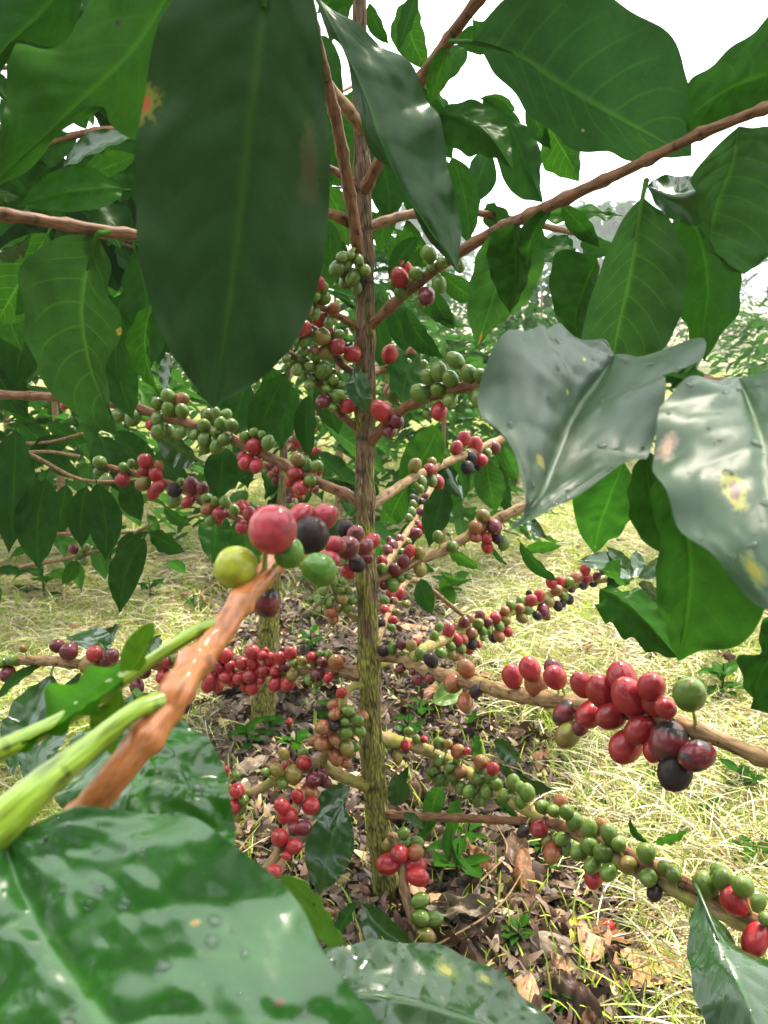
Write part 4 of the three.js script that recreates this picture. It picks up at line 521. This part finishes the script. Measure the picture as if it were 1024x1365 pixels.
// ---------------------------------------------------------------- ground
const litter = (x, z) => {         // 1 in the strip of bare soil and leaf litter under the row of trees, 0 in the mown grass
  const D = -z, cx = 0.07 - (D - 0.5) * 0.17, hw = 0.2 + 0.05 * Math.min(2, D), n = 0.12 * fbm(x * 5, z * 5, 3);
  return sm(hw + 0.06, hw - 0.09, Math.abs(x - cx) + n * 1.2) * sm(2.3, 1.5, D);
};
const groundY = (x, z) => {
  const D = -z, near = sm(0.05, 0.5, Math.hypot(x - BASE.x, z - BASE.z));
  return near * (0.035 * nz(x * 1.6, z * 1.6, 1) + 0.012 * nz(x * 7, z * 7, 4)) + 0.07 * Math.max(0, D - 4) + 0.02 * Math.max(0, D - 4) * nz(x * 0.12, z * 0.12, 6);
};
{
  const nx = 170, nzv = 190, pos = [], uv = [], col = [], idx = [];
  const ax = (u) => { const s = (u - 0.5) * 2; return Math.sign(s) * (2.2 * Math.abs(s) + 90 * Math.pow(Math.abs(s), 6)); }, az = (u) => 2.5 - 6 * u - 130 * Math.pow(u, 7);
  for (let j = 0; j <= nzv; j++) for (let i = 0; i <= nx; i++) {
    const x = ax(i / nx), z = az(j / nzv), l = litter(x, z), g = sm(-0.1, 0.25, fbm(x * 3.1, z * 3.1, 17)), c = [0.26, 0.22, 0.11];
    for (let q = 0; q < 3; q++) { c[q] += ([0.17, 0.25, 0.04][q] - c[q]) * g * 0.7; c[q] += ([0.04, 0.023, 0.013][q] - c[q]) * l; }
    pos.push(x, groundY(x, z), z); uv.push(x, z); col.push(...c);
  }
  for (let j = 0; j < nzv; j++) for (let i = 0; i < nx; i++) { const k = j * (nx + 1) + i; idx.push(k, k + 1, k + nx + 1, k + 1, k + nx + 2, k + nx + 1); }
  const g = new THREE.BufferGeometry();
  g.setAttribute('position', new THREE.Float32BufferAttribute(pos, 3)); g.setAttribute('uv', new THREE.Float32BufferAttribute(uv, 2)); g.setAttribute('color', new THREE.Float32BufferAttribute(col, 3));
  g.setIndex(idx); g.computeVertexNormals();
  const tex = dataTex(512, 512, (u, v) => { const a = tileN(u, v, 9, 1), b = tileN(u, v, 40, 2), c = tileN(u, v, 110, 3); const k = 0.72 + 0.5 * a + 0.45 * b + 0.4 * c; return [k, k * (1 + 0.08 * b), k * (1 - 0.1 * a)]; });
  const bm = dataTex(512, 512, (u, v) => { const k = 0.5 + 0.5 * tileN(u, v, 30, 2) + 0.4 * tileN(u, v, 90, 3); return [k, k, k]; }, false);
  tex.repeat.set(2.5, 2.5); bm.repeat.set(2.5, 2.5);
  const m = top('ground', g, new THREE.MeshStandardMaterial({ map: tex, vertexColors: true, roughness: 0.95, bumpMap: bm, bumpScale: 0.012 }), null, null, null, 'structure');
  m.userData.label = 'bare soil and mown grass slope under the coffee trees';
}
// grass, straw and moss: nobody could count the blades
function bladeGeo(seg, w, curl) {
  const pos = [], idx = [], nor = [];
  for (let i = 0; i <= seg; i++) { const t = i / seg, y = curl * 4 * t * (1 - t) * 0.25 + (curl > 0.6 ? t * t * 0.2 : 0), ww = w * (1 - 0.75 * t * t), z = curl * 0.25 * Math.sin(t * 2.6); pos.push(t, y, z - ww, t, y + 0.012, z + ww); nor.push(0, 1, 0, 0, 1, 0); }
  for (let i = 0; i < seg; i++) { const k = i * 2; idx.push(k, k + 1, k + 2, k + 1, k + 3, k + 2); }
  const g = new THREE.BufferGeometry(); g.setAttribute('position', new THREE.Float32BufferAttribute(pos, 3)); g.setAttribute('normal', new THREE.Float32BufferAttribute(nor, 3)); g.setIndex(idx); g.computeVertexNormals(); return g;
}
const spot = (dn, df, spread) => { const u = rnd(), D = dn * Math.pow(df / dn, u), x = rr(-1, 1) * (0.25 + D * spread); return [x, -D]; };
function scatter(name, label, category, geo, mat, n, place, color) {
  const im = new THREE.InstancedMesh(geo, mat, n), m = new THREE.Matrix4(), q = new THREE.Quaternion(), e = new THREE.Euler(), c = new THREE.Color(); let k = 0, guard = 0;
  while (k < n && guard++ < n * 8) { const o = place(); if (!o) continue; e.set(o.rx ?? 0, o.ry, o.rz, 'YXZ'); q.setFromEuler(e); m.compose(V(o.x, o.y, o.z), q, V(o.l, o.l * (o.h ?? 1), o.w)); im.setMatrixAt(k, m); color(c, o); im.setColorAt(k, c); k++; }
  im.count = k; im.name = name; im.castShadow = im.receiveShadow = true; scene.add(im); return tag(im, label, category, null, 'stuff');
}
const strawMat = new THREE.MeshPhysicalMaterial({ color: 0xffffff, roughness: 0.8, specularIntensity: 0.3, side: THREE.DoubleSide });
const grassMat = new THREE.MeshPhysicalMaterial({ color: 0xffffff, roughness: 1, specularIntensity: 0, transmission: 0.3, thickness: 0, side: THREE.DoubleSide });
scatter('straw', 'cut dry straw matted over the mown grass', 'straw', bladeGeo(5, 1, 0.35), strawMat, 120000, () => {
  const [x, z] = spot(0.42, 7, 0.62), l = litter(x, z); if (rnd() < l * 1.3) return null;
  const g = fbm(x * 3.1, z * 3.1, 17); if (rnd() < sm(0.05, 0.35, g) * 0.6) return null;
  if (fbm(x * 4.3 + 5, z * 4.3, 41) < -0.12 && rnd() < 0.75) return null;
  const s = 1 + Math.max(0, -z - 1.5) * 0.35;
  return { x, z, y: groundY(x, z) + rr(0.0, 0.022), ry: rr(0, 6.283), rz: rr(-0.12, 0.3), rx: rr(-.6, .6), l: rr(0.012, 0.085) * Math.min(2, s), w: rr(0.0003, 0.0008) * s };
}, (c) => { const t = rnd(), k = rr(0.75, 1.25); t < 0.6 ? c.setRGB(0.48 * k, 0.425 * k, 0.27 * k) : t < 0.84 ? c.setRGB(0.38 * k, 0.42 * k, 0.13 * k) : c.setRGB(0.24 * k, 0.15 * k, 0.085 * k); });
scatter('grass', 'short green grass growing through the straw', 'grass', bladeGeo(4, 1, 0.7), grassMat, 120000, () => {
  const [x, z] = spot(0.42, 8, 0.62), l = litter(x, z); if (rnd() < l * 0.9) return null;
  const g = fbm(x * 3.1, z * 3.1, 17) + 0.16 * sm(1.3, 0.7, -z) * sm(0.1, 0.35, x); if (rnd() > 0.28 + sm(-0.2, 0.18, g)) return null;
  const s = 1 + Math.max(0, -z - 1.5) * 0.4;
  return { x, z, y: groundY(x, z) - 0.003, ry: rr(0, 6.283), rz: rr(0.2, 1.35), l: rr(0.012, 0.045) * Math.min(2.2, s), w: rr(0.0005, 0.0014) * s };
}, (c) => { const k = rr(0.6, 1.2), y = rnd(); c.setRGB((0.22 + 0.2 * y) * k, (0.38 + 0.08 * y) * k, 0.06 * k); });
scatter('moss', 'yellow green moss cushions between the straw', 'moss', bladeGeo(2, 1, 0.6), grassMat, 90000, () => {
  const [x, z] = spot(0.42, 2.2, 0.55), l = litter(x, z); if (rnd() < l * 0.93) return null;
  if (fbm(x * 6.1 + 9, z * 6.1, 27) < 0.02 - 0.2 * sm(1.3, 0.7, -z)) return null;
  return { x, z, y: groundY(x, z) - 0.001, ry: rr(0, 6.283), rz: rr(0.3, 1.5), l: rr(0.004, 0.012), w: rr(0.0008, 0.0016) };
}, (c) => { const k = rr(0.6, 1.15); c.setRGB(0.27 * k, 0.34 * k, 0.03 * k); });
scatter('litter_crumbs', 'dark crumbs of rotted leaf on the soil', 'litter', bladeGeo(2, 1, 0.8), new THREE.MeshStandardMaterial({ color: 0xffffff, roughness: 0.6, side: THREE.DoubleSide }), 16000, () => {
  const [x, z] = spot(0.42, 2.6, 0.3), l = litter(x, z); if (rnd() > l + 0.05) return null;
  return { x, z, y: groundY(x, z) + rr(0, 0.008), ry: rr(0, 6.283), rz: rr(-0.5, 0.7), rx: rr(-1, 1), l: rr(0.005, 0.028), w: rr(0.0015, 0.006) };
}, (c) => { const k = rr(0.35, 1.5); rnd() < 0.85 ? c.setRGB(0.07 * k, 0.037 * k, 0.018 * k) : c.setRGB(0.28 * k, 0.19 * k, 0.1 * k); });

// ---------------------------------------------------------------- fallen leaves, one by one
const deadTex = leafTex({ vein: 0.25, z: 91, mott: 0.45 });
const deadMat = (r, g, b, rough = 0.55) => new THREE.MeshPhysicalMaterial({ color: rgb(r * 1.3, g * 1.2, b * 0.9), map: deadTex, roughness: rough, specularIntensity: 0.2, clearcoat: 0.06, clearcoatRoughness: 0.3, side: THREE.DoubleSide });
const DM = { choc: deadMat(0.085, 0.048, 0.03), dark: deadMat(0.05, 0.03, 0.022), rus: deadMat(0.20, 0.10, 0.05), pink: deadMat(0.42, 0.25, 0.18), tan: deadMat(0.45, 0.28, 0.14), yel: deadMat(0.55, 0.42, 0.05), gry: deadMat(0.2, 0.17, 0.15) };
function deadLeaf(k, crumple) {
  const g = UNIT[k % 6].clone(), p = g.attributes.position;
  for (let i = 0; i < p.count; i++) {
    let x = p.getX(i), y = p.getY(i), z = p.getZ(i); const a = z * crumple * 5.5, r = 1 / (crumple * 5.5);
    y = y * 0.5 + r * (1 - Math.cos(a)) + 0.16 * crumple * fbm(x * 3 + k * 9, z * 4, k) * 2; z = r * Math.sin(a); const b = (x - 0.5) * crumple * 1.6; y += 0.25 * crumple * b * b;
    p.setXYZ(i, x - 0.5, y, z);
  }
  g.computeVertexNormals(); return g;
}
const DG = [0, 1, 2, 3, 4, 5, 6, 7].map((k) => deadLeaf(k, [0.35, 0.7, 0.95, 0.5, 1.15, 0.8, 0.25, 1.0][k]));
function fallen(x, z, k, len, mat, label, { ry = rr(0, 6.28), rx = rr(-.35, .35), flip = rnd() < 0.5, lift = 0.004, wz = 1, group } = {}) {
  const m = top('fallen_leaf', DG[k % 8], mat, label, 'fallen leaf', group);
  m.scale.set(len, len, len * wz); m.rotation.set(rx + (flip ? Math.PI : 0), ry, rr(-.15, .15), 'YXZ'); m.position.set(x, groundY(x, z) + lift + (flip ? len * 0.1 : 0), z); return m;
}
const onGround = (x, y) => { let d = 0.7, p; for (let i = 0; i < 12; i++) { p = P(x, y, d); const e = p.y - groundY(p.x, p.z); d += e * 0.8 * d / Math.max(0.3, EYE.y); } return p; };
{
  const a = onGround(786, 1268), b = onGround(862, 1312), c = onGround(765, 1262), d = onGround(738, 1235), e = onGround(712, 1215), h = onGround(636, 1168), i = onGround(700, 1180), j = onGround(320, 930), k = onGround(596, 945), l = onGround(560, 920);
  fallen(a.x, a.z, 0, 0.085, DM.pink, 'large pinkish brown fallen leaf lying flat on the leaf litter', { ry: 1.25, rx: 0.1, flip: false, lift: .012 });
  fallen(b.x, b.z, 3, 0.085, DM.tan, 'crumpled tan fallen leaf beside the pinkish one', { ry: 0.5, rx: -0.1, flip: false, lift: .014, wz: 1.6 });
  fallen(c.x, c.z, 6, 0.055, DM.yel, 'narrow yellow fallen leaf touching the pinkish brown leaf', { ry: 1.4, flip: false, lift: .014, wz: .5 });
  fallen(d.x, d.z, 4, 0.08, DM.choc, 'tightly rolled chocolate fallen leaf next to the pinkish one', { ry: 2.1, flip: true, lift: .01 });
  fallen(e.x, e.z, 2, 0.08, DM.choc, 'curled brown fallen leaf beside the rolled chocolate one', { ry: 0.2, flip: true, lift: .01 });
  fallen(h.x, h.z, 7, 0.06, DM.rus, 'rusty orange curled fallen leaf under the hanging pale green leaves', { ry: 1.9, flip: false, lift: .02 });
  fallen(i.x, i.z, 5, 0.075, DM.rus, 'reddish brown fallen leaf on the dark litter', { ry: 1.5, flip: true, lift: .01 });
  fallen(j.x, j.z, 0, 0.13, DM.choc, 'broad flat brown fallen leaf behind the row of red cherries', { ry: 0.4, flip: false, lift: .012 });
  fallen(k.x, k.z, 0, 0.10, LM.pale[0], 'pale yellow green fallen leaf leaning beside the trunk', { ry: 1.0, rx: 0.9, flip: false, lift: .03 });
  fallen(l.x, l.z, 3, 0.085, LM.pale[0], 'pale green fallen leaf lying just behind the trunk', { ry: 2.6, rx: 0.3, flip: false, lift: .02 });
}
let made = 0;
for (let t = 0; t < 6000 && made < 250; t++) {
  const D = 0.45 * Math.pow(5.2, rnd()), x = rr(-.45, .35) * (0.6 + D * .4), z = -D; if (rnd() > litter(x, z)) continue;
  const m = rnd(), mat = m < .42 ? 'choc' : m < .72 ? 'dark' : m < .86 ? 'rus' : m < .93 ? 'gry' : 'pink'; made++;
  const words = { choc: 'curled chocolate brown fallen leaf in the litter under the coffee trees', dark: 'blackened wet fallen leaf in the litter under the coffee trees', rus: 'rusty fallen leaf in the litter under the coffee trees', gry: 'greyish fallen leaf in the litter under the coffee trees', pink: 'pale pinkish fallen leaf in the litter under the coffee trees' };
  fallen(x, z, Math.floor(rnd() * 8), rr(.03, .085), DM[mat], words[mat], { lift: rr(.002, .016), group: { choc: 'brown', dark: 'black', rus: 'rusty', gry: 'grey', pink: 'pinkish' }[mat] + ' leaves in the litter' });
}
for (let t = 0, n = 0; t < 400 && n < 34; t++) {
  const [x, z] = spot(.6, 2.6, .5); if (litter(x, z) > 0.2) continue; n++;
  const mat = pick(['tan', 'pink', 'rus', 'choc']);
  fallen(x, z, Math.floor(rnd() * 8), rr(.03, .075), DM[mat], { tan: 'dry tan fallen leaf on the mown grass', pink: 'dry pinkish fallen leaf on the mown grass', rus: 'dry rusty fallen leaf on the mown grass', choc: 'dark brown fallen leaf on the mown grass' }[mat], { lift: rr(.012, .025), group: 'fallen leaves on the grass, ' + mat });
}
// fallen cherries
for (const [x, y, r] of [[216, 773, 7], [235, 760, 6], [246, 800, 6], [271, 808, 6], [255, 758, 5], [386, 973, 5], [392, 1140, 6], [810, 1250, 4], [534, 1192, 5], [298, 770, 5], [284, 745, 5], [225, 862, 5]]) {
  const p = onGround(x, y), m = top('fallen_cherry', FG.mid[0], FM.r[0], 'single red cherry fallen on the ground', 'cherry', 'red cherries lying on the ground'); m.scale.setScalar(0.0068); p.y = groundY(p.x, p.z) + 0.012; m.position.copy(p); m.rotation.set(rr(0, 3), rr(0, 3), rr(0, 3));
}
// twigs on the ground
for (const [a, b, w, lab] of [[[98, 862], [305, 778], .0022, 'long brown twig lying across the grass towards the second trunk'], [[560, 1300], [700, 1180], .0012, 'thin dry twig in the leaf litter'], [[640, 1200], [660, 1120], .0012, 'short pale twig in the litter beside the trunk'], [[150, 1000], [290, 840], .0015, 'brown twig on the soil behind the near branch'], [[520, 900], [400, 820], .002, 'greenish twig leaning behind the row of red cherries'], [[850, 1240], [960, 1100], .0012, 'dry twig lying over the moss']]) {
  const p = onGround(...a), q = onGround(...b), m = p.clone().lerp(q, .5); m.x += .02; for (const o of [p, m, q]) o.y = groundY(o.x, o.z) + .022;
  top('twig', stem([p, m, q], [w, w * .9, w * .5], { seg: 6, sides: 6, bump: (u, s) => w * .25 * nz(s * 60, u, 2) }), TW.tan, lab, 'twig');
}
// low weeds
function weedGeo(k) {
  const l = []; const n = 7 + k * 2;
  for (let i = 0; i < n; i++) { const a = i * 2.4 + k, h = 0.15 + 0.75 * i / n, b = V(0, h * .7, 0), e = V(Math.cos(a) * .5, h * .7 + rr(-.1, .25), Math.sin(a) * .5); l.push(UNITLOW[i % 4].clone().applyMatrix4(leafMatrix(b, e, 0, 1.3, V(0, 1, .2)))); }
  l.push(stem([V(0, -.1, 0), V(.02, .35, .02), V(0, .7, 0)], [.03, .022, .012], { seg: 2, sides: 5 })); return mergeGeometries(l);
}
const WG = [0, 1, 2].map(weedGeo);
for (const [x, y, s] of [[415, 870, .07], [440, 960, .06], [360, 985, .06], [395, 1010, .05], [450, 1120, .05], [330, 1000, .05], [610, 1180, .06], [625, 1130, .05], [720, 1140, .035], [735, 1165, .03], [560, 960, .06], [545, 985, .05], [150, 760, .12], [230, 740, .1], [260, 820, .08], [60, 800, .12], [200, 800, .1], [420, 780, .08], [460, 760, .08], [940, 1100, .05], [985, 1060, .05], [900, 1210, .04], [870, 1060, .05], [1000, 1160, .05], [960, 930, .08], [600, 800, .1], [690, 1265, .035], [655, 1330, .04], [600, 1230, .04], [745, 1350, .035], [380, 925, .06], [430, 830, .07]]) {
  const p = onGround(x, y), k = Math.floor(rnd() * 3), m = top('weed', WG[k], LM[pick(['light', 'light', 'mid'])][0], 'small green broad leaved weed growing through the ground litter', 'weed', 'weeds on the ground');
  m.scale.setScalar(s * rr(.8, 1.2)); m.rotation.y = rr(0, 6.28); m.position.copy(p);
}

// ---------------------------------------------------------------- neighbouring coffee trees
const TOP = V(0, 1, 0);
function sideBranch(t, o, e, sag, w, nLeaf, nFruit, kinds = 'rrrrgggod', lk = ['mid', 'dark', 'dark', 'light']) {
  const m = o.clone().lerp(e, .5); m.y += sag; const cv = new THREE.CatmullRomCurve3([o, m, e]);
  const b = part(t, 'branch', stem([o, m, e], [w, w * .8, w * .45], { seg: 8, sides: 7 }), TW.tan), q = new THREE.Quaternion(), dir = e.clone().sub(o).normalize();
  for (let i = 0; i < nFruit; i++) {
    const c0 = cv.getPoint(Math.floor(rr(1, 6)) / 8 + rr(-.02, .02)), off = V(rr(-1, 1), rr(-1, 1), rr(-1, 1)).normalize(), r = rr(.0055, .0075), c = c0.clone().addScaledVector(off, r * rr(.8, 1.5) + w * .6);
    const f = lit(new THREE.Mesh(FG.low[0], FM[kinds[Math.floor(rnd() * kinds.length)]][i % 3])); f.name = 'cherry'; f.position.copy(c); f.quaternion.setFromUnitVectors(TOP, off); f.scale.setScalar(r); b.add(f);
  }
  for (let i = 0; i < nLeaf; i++) {
    const s = i % 2 ? 1 : -1, a = cv.getPoint(.45 + .55 * i / nLeaf), side = V().crossVectors(dir, TOP).multiplyScalar(s * rr(.5, .9)).add(dir.clone().multiplyScalar(.5)).normalize(), len = rr(.10, .16);
    leaf(t, a, a.clone().addScaledVector(side, len * .75).add(V(0, -len * rr(.3, .9), 0)), LM[pick(lk)], { facing: V(rr(-.3, .3), 1, rr(-.1, .7)), wz: rr(.9, 1.2) });
  }
}
{ // the one just behind, to the left of the trunk
  const b = P(352, 952, 1.1); b.y = groundY(b.x, b.z);
  const t = thing('coffee_tree', b, 'slender coffee tree with mossy foot standing behind the fruiting one', 'tree');
  const pts = [[350, 965, 17], [354, 900, 15], [358, 840, 14], [366, 760, 9], [375, 670, 6], [380, 560, 5], [388, 420, 4.5], [380, 300, 4], [384, 100, 4], [386, -90, 3]].map(([x, y, r]) => [P(x, y, 1.1), r]);
  part(t, 'trunk', stem(pts.map((p) => p[0]), pts.map(([p, r]) => wide(r, p)), { seg: 10, sides: 14, vs: 1, bump: (a, s) => .0015 * fbm(Math.cos(a) * 2, Math.sin(a) * 2, s * 14) }), trunkMat);
  const ends = [[352, 690, 430, 640, 1.25, 22], [360, 700, 250, 690, 1.0, 18], [356, 655, 440, 590, 1.3, 24], [366, 740, 470, 690, 1.25, 26], [370, 640, 300, 620, 1.2, 16], [378, 600, 450, 560, 1.35, 18], [380, 560, 320, 540, 1.3, 8], [384, 470, 250, 430, 1.0, 0], [384, 440, 440, 380, 1.3, 0], [384, 380, 260, 300, 1.25, 0], [384, 330, 380, 150, 1.0, 0], [384, 140, 60, 90, 1.2, 0], [384, 80, 160, 20, 1.15, 0], [384, 230, 220, 170, 1.05, 0], [384, 280, 80, 230, 1.2, 0], [384, 60, 300, 60, 1.0, 0], [384, 0, 60, -40, 1.15, 0], [384, 180, 540, 100, 1.3, 0], [384, 340, 120, 330, 1.25, 0], [384, 300, 460, 250, 1.0, 0]];
  for (const [x, y, x2, y2, d, n] of ends) sideBranch(t, P(x < 370 ? 374 : 380, y, 1.1), P(x2, y2, d), .02, .003, n ? 4 : 8, Math.round(n * 1.5));
}
{ // the one whose drooping dark leaves come in from the left
  const b = P(-170, 990, 1.0); b.y = groundY(b.x, b.z);
  const t = thing('coffee_tree', b, 'coffee tree at the edge with dark drooping leaves over the straw', 'tree');
  const pts = [V(b.x, -.02, b.z), V(b.x + .01, .35, b.z), V(b.x - .01, .7, b.z), V(b.x, 1.15, b.z)];
  part(t, 'trunk', stem(pts, [.017, .013, .011, .006], { seg: 14, sides: 14, vs: .8, bump: (a, s) => .0015 * fbm(Math.cos(a) * 2, Math.sin(a) * 2, s * 14) }), trunkMat);
  const line = (l, w) => part(t, 'branch', stem([pts[1].clone(), ...l.map((q) => P(...q))].map((p, i) => (i ? p : V(pts[1].x, P(...l[0]).y - .02, pts[1].z))), [w, ...l.map((_, i) => w * (1 - .12 * i))], { seg: 6, sides: 7 }), TW.tan);
  const lb = line([[-60, 780, .95], [30, 756, .9], [130, 735, .88], [200, 700, .86]], .003);
  for (const [x, y, k, r] of [[98, 732, 'd', 6.5], [115, 730, 'g', 5.5], [103, 742, 'g', 5], [112, 748, 'g', 5], [108, 738, 'g', 5]]) { const c = P(x, y, .88), f = lit(new THREE.Mesh(FG.mid[0], FM[k][0])); f.name = 'cherry'; f.position.copy(c); f.scale.setScalar(wide(r, c)); lb.add(f); }
  line([[-60, 640, .86], [20, 600, .82], [110, 640, .84], [190, 640, .86]], .003); line([[-60, 590, 1.0], [60, 590, .98], [110, 578, .96]], .0025); line([[-40, 610, .98], [60, 602, .95], [105, 608, .92]], .0025);
  line([[-60, 720, .86], [60, 712, .88], [140, 712, .88], [196, 708, .88]], .0025);
  S(t, [[22, 560, .82, 12, 738, .78, 'dark', 15, .8], [5, 600, .84, -20, 720, .8, 'dark', 10, .9], [62, 628, .8, 52, 760, .78, 'dark', 8, 1.15], [116, 642, .84, 110, 732, .82, 'mid', 15, 1.05], [128, 636, .82, 141, 748, .8, 'dark', 10, 1.0], [195, 710, .86, 160, 818, .82, 'dark', 8, 1.05], [196, 710, .86, 247, 736, .84, 'mid', 35, 1.3], [196, 708, .87, 153, 740, .86, 'mid', 30, 1], [170, 636, .9, 188, 694, .88, 'dark', 10, 1.4], [216, 672, .9, 257, 700, .88, 'light', 40, 1], [104, 744, .88, 82, 780, .86, 'light', 15, 1.2], [45, 735, .9, 12, 745, .86, 'light', 30, .8], [30, 760, .9, -10, 762, .86, 'mid', 30, .8], [130, 575, .9, 165, 660, .88, 'dark', 0, 1.2], [150, 570, .94, 215, 630, .92, 'dark', 0, 1.3], [60, 590, .96, 110, 640, .94, 'mid', 20, 1], [20, 560, 1.0, 80, 620, .98, 'light', 20, 1], [100, 580, 1.0, 40, 630, .98, 'mid', 20, 1.2], [10, 540, 1.0, 60, 575, 1.0, 'light', 40, 1], [60, 560, 1.05, 120, 590, 1.05, 'light', 30, 1], [0, 350, .8, 30, 470, .8, 'light', 10, 1.3], [60, 380, .85, 20, 520, .85, 'mid', 10, 1.2], [40, 620, .9, 30, 720, .9, 'mid', 10, 1], [-20, 420, .9, 40, 560, .9, 'mid', 10, 1.3], [90, 640, .9, 70, 720, .9, 'mid', 0, 1]]);
  for (const [y, x2, y2, d] of [[420, 120, 470, 1.1], [300, 180, 330, 1.05], [200, 160, 220, 1.0], [60, 200, 60, .95], [120, 260, 150, 1.15], [-60, 150, -20, .9], [380, 250, 430, 1.25], [260, 300, 300, 1.3]]) sideBranch(t, P(-150, y + 20, 1.0).setX(b.x), P(x2, y2, d), .05, .004, 12, 0);
}
// rows of bushes further off, then hazy trees
function bushParts(n, rx, ry, leafLen, low) {
  const l = [];
  for (let i = 0; i < n; i++) {
    const a = rr(0, 6.283), h = Math.pow(rnd(), .8), rad = rx * (1.05 - .75 * h * h) * Math.sqrt(rr(.1, 1)), b = V(Math.cos(a) * rad, ry * (0.12 + .88 * h), Math.sin(a) * rad), len = leafLen * rr(.7, 1.25);
    const o = V(Math.cos(a + rr(-.7, .7)), rr(-.9, .35), Math.sin(a + rr(-.7, .7))).normalize().multiplyScalar(len);
    l.push(UNITLOW[i % 4].clone().applyMatrix4(leafMatrix(b, b.clone().add(o), 0, 1.05, V(rr(-.3, .3), 1, rr(-.3, .3)))));
  }
  return mergeGeometries(l);
}
const BUSH = [bushParts(420, .55, 1.15, .14), bushParts(380, .5, 1.0, .14), bushParts(460, .6, 1.3, .14)], bushTrunk = stem([V(0, -.1, 0), V(.02, .4, 0), V(0, 1, 0)], [.02, .015, .006], { seg: 4, sides: 8 });
function bush(x, z, k, s, mat, label, group) {
  const t = thing('coffee_bush', V(x, groundY(x, z), z), label, 'bush', group); t.rotation.y = rr(0, 6.28); t.scale.setScalar(s);
  for (const [n, g, m] of [['trunk', bushTrunk, TW.tan], ['crown', BUSH[k], mat]]) { const o = lit(new THREE.Mesh(g, m)); o.name = n; t.add(o); }
}
const nearRow = ['light green bush showing between the drooping dark leaves', 'broad green bush beyond the drooping dark leaves', 'small light green bush showing just right of the mossy trunk', 'low light green bush rising behind the spotted wet leaf', 'green bush straight behind the mossy trunk', 'light green bush behind the branch with black cherries', 'green bush seen past the folded wet leaf', 'light green bush further back, between two green ones', 'tall green bush behind the long left fruiting branch', 'green bush at the end of the straw, beyond the edge tree', 'light green bush behind the slender second tree', 'green bush behind the hanging bright green leaf', 'low light green bush behind the spotted wet leaf, further back', 'light green bush at the foot of the misty trees'];
for (const [x, d, k, s, m] of [[-.75, 1.75, 0, .62, 'light'], [-1.2, 1.95, 2, .7, 'mid'], [.16, 1.95, 1, .52, 'light'], [.92, 1.85, 1, .46, 'light'], [-.15, 2.4, 0, .75, 'mid'], [.2, 2.7, 1, .62, 'light'], [.55, 3.1, 2, .55, 'mid'], [.0, 3.6, 1, .8, 'light'], [-1.0, 2.6, 2, .8, 'mid'], [-1.7, 3.4, 0, .9, 'mid'], [-.7, 3.8, 1, .9, 'light'], [1.05, 3.6, 0, .6, 'mid'], [1.7, 3.4, 2, .55, 'light'], [2.4, 4.4, 1, .7, 'light']])
  bush(x, -d, k, s, LM[m][0], nearRow.shift(), 'bushes of the nearest row');
for (let i = 0; i < 22; i++) { const d = rr(5.5, 13), x = rr(-.75, .75) * d; bush(x, -d, i % 3, rr(.7, 1.05), LM.mid[i % 2], 'pale hazy coffee bush on the far slope', 'bushes on the far slope'); }
const FT2 = [bushParts(700, 1.1, 2.2, .42), bushParts(650, 1.3, 1.9, .45)], farTrunk = stem([V(0, -3, 0), V(.08, -.5, 0), V(0, 1.2, 0)], [.14, .1, .03], { seg: 5, sides: 8 });
for (const [x, d, k, s] of [[9.5, 17, 0, 1.5], [14, 22, 1, 1.8], [6.5, 24, 1, 1.4], [-6, 22, 0, 1.6], [-13, 24, 1, 2], [1.5, 28, 0, 1.5], [19, 27, 0, 2], [-20, 30, 1, 2]]) {
  const t = thing('shade_tree', V(x, groundY(x, -d) + 0.6 * s, -d), 'misty shade tree on the far slope', 'tree', 'misty trees on the far slope'); t.scale.setScalar(s);
  for (const [n, g, m] of [['trunk', farTrunk, TW.tan], ['crown', FT2[k], LM.mid[0]]]) { const o = lit(new THREE.Mesh(g, m)); o.name = n; t.add(o); }
}
// the dense row of bushes at the photographer's back, mirrored in the wet leaves
for (const [x, z, k, s] of [[-1.3, .6, 0, 1.45], [-.6, 1.05, 2, 1.5], [.15, 1.15, 1, 1.6], [.85, 1.0, 0, 1.5], [1.55, .6, 2, 1.35], [-.25, 2.0, 2, 1.6], [.9, 2.1, 1, 1.6], [-1.3, 1.8, 1, 1.6], [-1.9, -.35, 1, 1.4]]) bush(x, z, k, s, LM.mid[k % 2], 'coffee bush of the row facing the fruiting tree', 'bushes of the facing row');
renderer.render(scene, camera);
